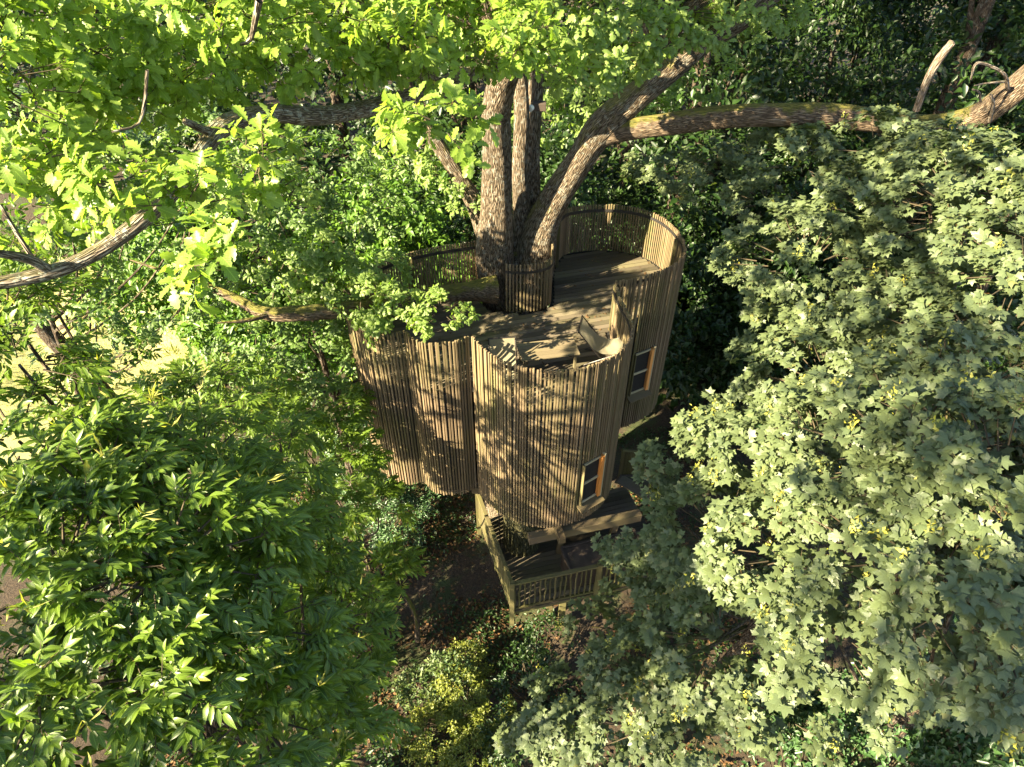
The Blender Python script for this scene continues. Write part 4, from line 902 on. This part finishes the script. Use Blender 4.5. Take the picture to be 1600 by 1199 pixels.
for i, (lab, (x, y)) in enumerate(talls):
    lobes = []
    for j in range(12 if i < 6 else 15):
        a = 2 * math.pi * j / 6 + rng.uniform(-.3, .3); rr = rng.uniform(1.0, 3.2); zz = rng.uniform(6, 18) if i < 6 else (rng.uniform(15, 20) if j < 9 else rng.uniform(5.5, 10.5))
        lobes.append((x + math.cos(a) * rr * (.45 if i > 5 and j > 8 else 1), y + (math.sin(a) * rr if not (i > 5 and j > 8) else -1.0), zz, rng.uniform(1.6, 2.3) if not (i > 5 and j > 8) else 1.2))
    tree('woodland_tree', lab, (x, y), .28, (x, y, 18), lobes, 'plain', .32, 'wood_leaf_shaded', .5 if i < 6 else .7, 5, .6, 'woodland trees behind the treehouse', 'tree', 0, 3, .35)

def far_wood(name, label, n, fx, fy, fz):
    x = rng.uniform(*fx, n); y = rng.uniform(*fy, n); z = rng.uniform(0, 1, n) ** .8 * (fz * (.75 + .25 * np.sin(x * .6) * np.cos(y * .45)))
    k = np.sin(x * 1.1 + 1.3 * np.sin(z * .9)) + np.sin(z * 1.4 + y * .8) + rng.normal(0, .6, n) > -.5; x, y, z = x[k], y[k], z[k]; m_ = len(x)
    N = nrm(UPV + .7 * rdir(m_) - np.array([0, .4, 0])); A = nrm(rdir(m_) - .3 * UPV)
    o = link(name, leaf_mesh(name, TPL['plain'], np.stack([x, y, z], 1), A, N, rng.uniform(.36, .62, m_), np.clip(rng.normal(.4, .2, m_), 0, .9), (0, 0, 0)), None, M['wood_leaf_shaded'])
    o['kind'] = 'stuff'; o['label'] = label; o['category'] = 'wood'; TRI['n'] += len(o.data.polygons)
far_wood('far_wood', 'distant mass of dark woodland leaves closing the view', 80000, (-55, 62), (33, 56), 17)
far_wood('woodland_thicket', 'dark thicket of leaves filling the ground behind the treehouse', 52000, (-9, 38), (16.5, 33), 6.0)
# dead branch and bare twigs on the right limb
db = empty('dead_branch', aty(1440, 150, 11.6)); dbb = np.array(db.location); tag(db, 'bare broken dead branch standing up from the mossy limb', 'branch')
tube('stub', px3([(1432, 172, 11.6, .06), (1447, 130, 11.5, .055), (1466, 95, 11.4, .06), (1488, 66, 11.3, .05)]), M['dead_bark'], db, dbb, 14, .04, .10, 5)
for j, pts in enumerate(([(1575, 140, 11.0, .03), (1570, 118, 10.8, .025), (1548, 104, 10.7, .022), (1525, 100, 10.6, .02), (1517, 125, 10.6, .015)], [(1570, 128, 10.9, .02), (1545, 130, 10.7, .014), (1522, 134, 10.6, .01)], [(1546, 190, 11.0, .03), (1552, 165, 10.8, .022), (1548, 148, 10.7, .02)], [(1532, 160, 10.9, .016), (1530, 145, 10.8, .016), (1520, 140, 10.7, .012)])):
    tube('twig', px3(pts), M['dead_bark'], db, dbb, 8, .04, .06, 7 + j)
# leaning dark trunk in front of the lawn
t0 = atz(195, 660, .0); 
lt = empty('leaning_trunk', (t0[0], t0[1], 0)); tag(lt, 'dark leaning tree trunk against the sunlit lawn at left', 'tree')
tube('trunk', [(t0[0], t0[1], -.3, .34), (t0[0] - .35, t0[1] + .1, 1.6, .28), (t0[0] - 1.0, t0[1] + .2, 3.4, .24), (t0[0] - 1.5, t0[1] + .3, 5.2, .18)], M['wood_bark'], lt, (t0[0], t0[1], 0), 20, .1, .08, 12)
v = Leaves(); lobes = [(t0[0] - 1.6, t0[1] + .3, 6.0, 1.2), (t0[0] - 2.6, t0[1] + 1.0, 5.4, 1.1), (t0[0] - .4, t0[1] + 1.0, 5.8, .9)]
Q, O, I = lobe_clumps(lobes, 2.5, -.5); sprays(v, Q, O, 4, .35, 'plain', .17, .5)
crown(lt, np.array([t0[0], t0[1], 0]), v, 'plain', 'chestnut_leaf')
# fallen bough on the ground
fbp = atz(640, 940, .3); fbg = empty('fallen_bough', (fbp[0], fbp[1], 0)); tag(fbg, 'curved mossy bough on the dark ground left of the platform', 'branch')
tube('bough', [(*atz(605, 905, .9)[:2], 1.0, .05), (*atz(632, 930, .8)[:2], .85, .06), (*atz(650, 965, .5)[:2], .5, .06), (*atz(652, 1000, .1)[:2], 0.0, .07)], M['right_limb_bark'], fbg, (fbp[0], fbp[1], 0), 12, .06, .08, 44)

# unseen tall trees added on the sunny side to throw the dappled shade
for lab, (x, y), lobes in (
    ('tall unseen tree added left of the viewpoint to shade the chestnuts', (-9.4, .6), [(-7.6, -.6, 14.2, 1.2), (-9.0, .4, 13.4, 1.3), (-8.2, -1.8, 14.8, 1.1), (-10.4, 1.0, 13.2, 1.3), (-9.6, -1.2, 13.4, 1.3), (-8.0, 1.6, 11.6, 1.0), (-9.0, 2.6, 10.2, 1.1), (-10, .6, 10.6, 1.3), (-8.4, .2, 9.4, 1.1), (-6.4, 1.5, 14.2, .9), (-7.0, .6, 12.8, 1.0)]),
    ('slender unseen tree added behind the viewpoint to shade the sycamores', (-6.5, -4.0), [(-6.2, -2.2, 20.0, 1.3), (-4.6, -3.6, 18.2, 1.3), (-7.6, -4.2, 18.8, 1.4), (-4.2, -1.6, 20.6, .9)])):
    tree('shade_tree', lab, (x, y), .3, (x, y, max(lb[2] for lb in lobes) - .3), lobes, 'plain', .17, 'wood_leaf_shaded', 2.0, 4, .5, None, 'tree', 0, 3, .5)

# ground cover and litter
def scatter(name, n, box, m, size, label, cat, zr=(0.0, .12), up=1.0):
    x = rng.uniform(box[0], box[1], n); y = rng.uniform(box[2], box[3], n)
    f = np.sin(x * 1.3 + 2 * np.sin(y * .9)) + np.sin(y * 1.7 + 1.5 * np.sin(x * 1.1)) + rng.normal(0, .7, n)
    k = f > (-.3 if m == 'litter' else .35); x = x[k]; y = y[k]; n = len(x)
    z = 0.16 * np.sin(x * .7) * np.cos(y * .55) + 0.10 * np.sin(x * 1.7 + y * 1.1) + 0.06 * np.sin(3.1 * x - 2.3 * y) - 0.10 + rng.uniform(*zr, n)
    P = np.stack([x, y, z], 1); A = nrm(rdir(n) * (1, 1, .35)); N = nrm(UPV * up + .5 * rdir(n))
    o = link(name, leaf_mesh(name, TPL['plain'], P, A, N, size * rng.uniform(.6, 1.3, n), np.clip(rng.normal(.5, .25, n), 0, .95), (0, 0, 0)), None, M[m])
    o['kind'] = 'stuff'; o['label'] = label; o['category'] = cat; TRI['n'] += len(o.data.polygons)
gn = 14000; gx_ = rng.uniform(-24, -9, gn); gy_ = rng.uniform(15.5, 27, gn)
gz_ = 0.16 * np.sin(gx_ * .7) * np.cos(gy_ * .55) + 0.10 * np.sin(gx_ * 1.7 + gy_ * 1.1) + 0.06 * np.sin(3.1 * gx_ - 2.3 * gy_) + 0.07
go = link('grass', leaf_mesh('grass', TPL['catkin'], np.stack([gx_, gy_, gz_], 1), nrm(rdir(gn) * .6 + UPV), rdir(gn), rng.uniform(.08, .22, gn), rng.uniform(0, .9, gn), (0, 0, 0)), None, M['seed'])
go['kind'] = 'stuff'; go['label'] = 'sunlit pale grass blades on the lawn at left'; go['category'] = 'grass'
dn = 420; dp = np.stack([rng.uniform(-3, 3.5, dn), rng.uniform(8.7, 14.1, dn)], 1)
def inside(p):
    c = False
    for i in range(len(poly)):
        a, b2 = poly[i], poly[i - 1]
        if (a[1] > p[1]) != (b2[1] > p[1]) and p[0] < (b2[0] - a[0]) * (p[1] - a[1]) / (b2[1] - a[1]) + a[0]: c = not c
    return c
dp = np.array([p for p in dp if inside(p)]); dn = len(dp)
do = link('fallen_leaves', leaf_mesh('fallen_leaves', TPL['oak_low'], np.column_stack([dp, np.full(dn, DECK + .012)]), nrm(rdir(dn) * (1, 1, .1)), nrm(UPV + .25 * rdir(dn)), rng.uniform(.05, .10, dn), np.clip(rng.normal(.6, .25, dn), 0, .95), (0, 0, 0)), None, M['litter'])
do['kind'] = 'stuff'; do['label'] = 'dry oak leaves scattered over the roof deck boards'; do['category'] = 'leaf litter'
scatter('leaf_litter', 26000, (-8, 6, 3, 15), 'litter', .13, 'brown fallen leaves covering the shaded ground below the treehouse', 'leaf litter', (0, .05), 1.2)
scatter('undergrowth', 52000, (-9, 8, 2, 16), 'wood_leaf_shaded', .11, 'low green plants scattered over the woodland floor', 'undergrowth', (.0, .22), 1.0)
print('foliage triangles', TRI['n'], 'slats', nslat, 'objects', len(bpy.data.objects))
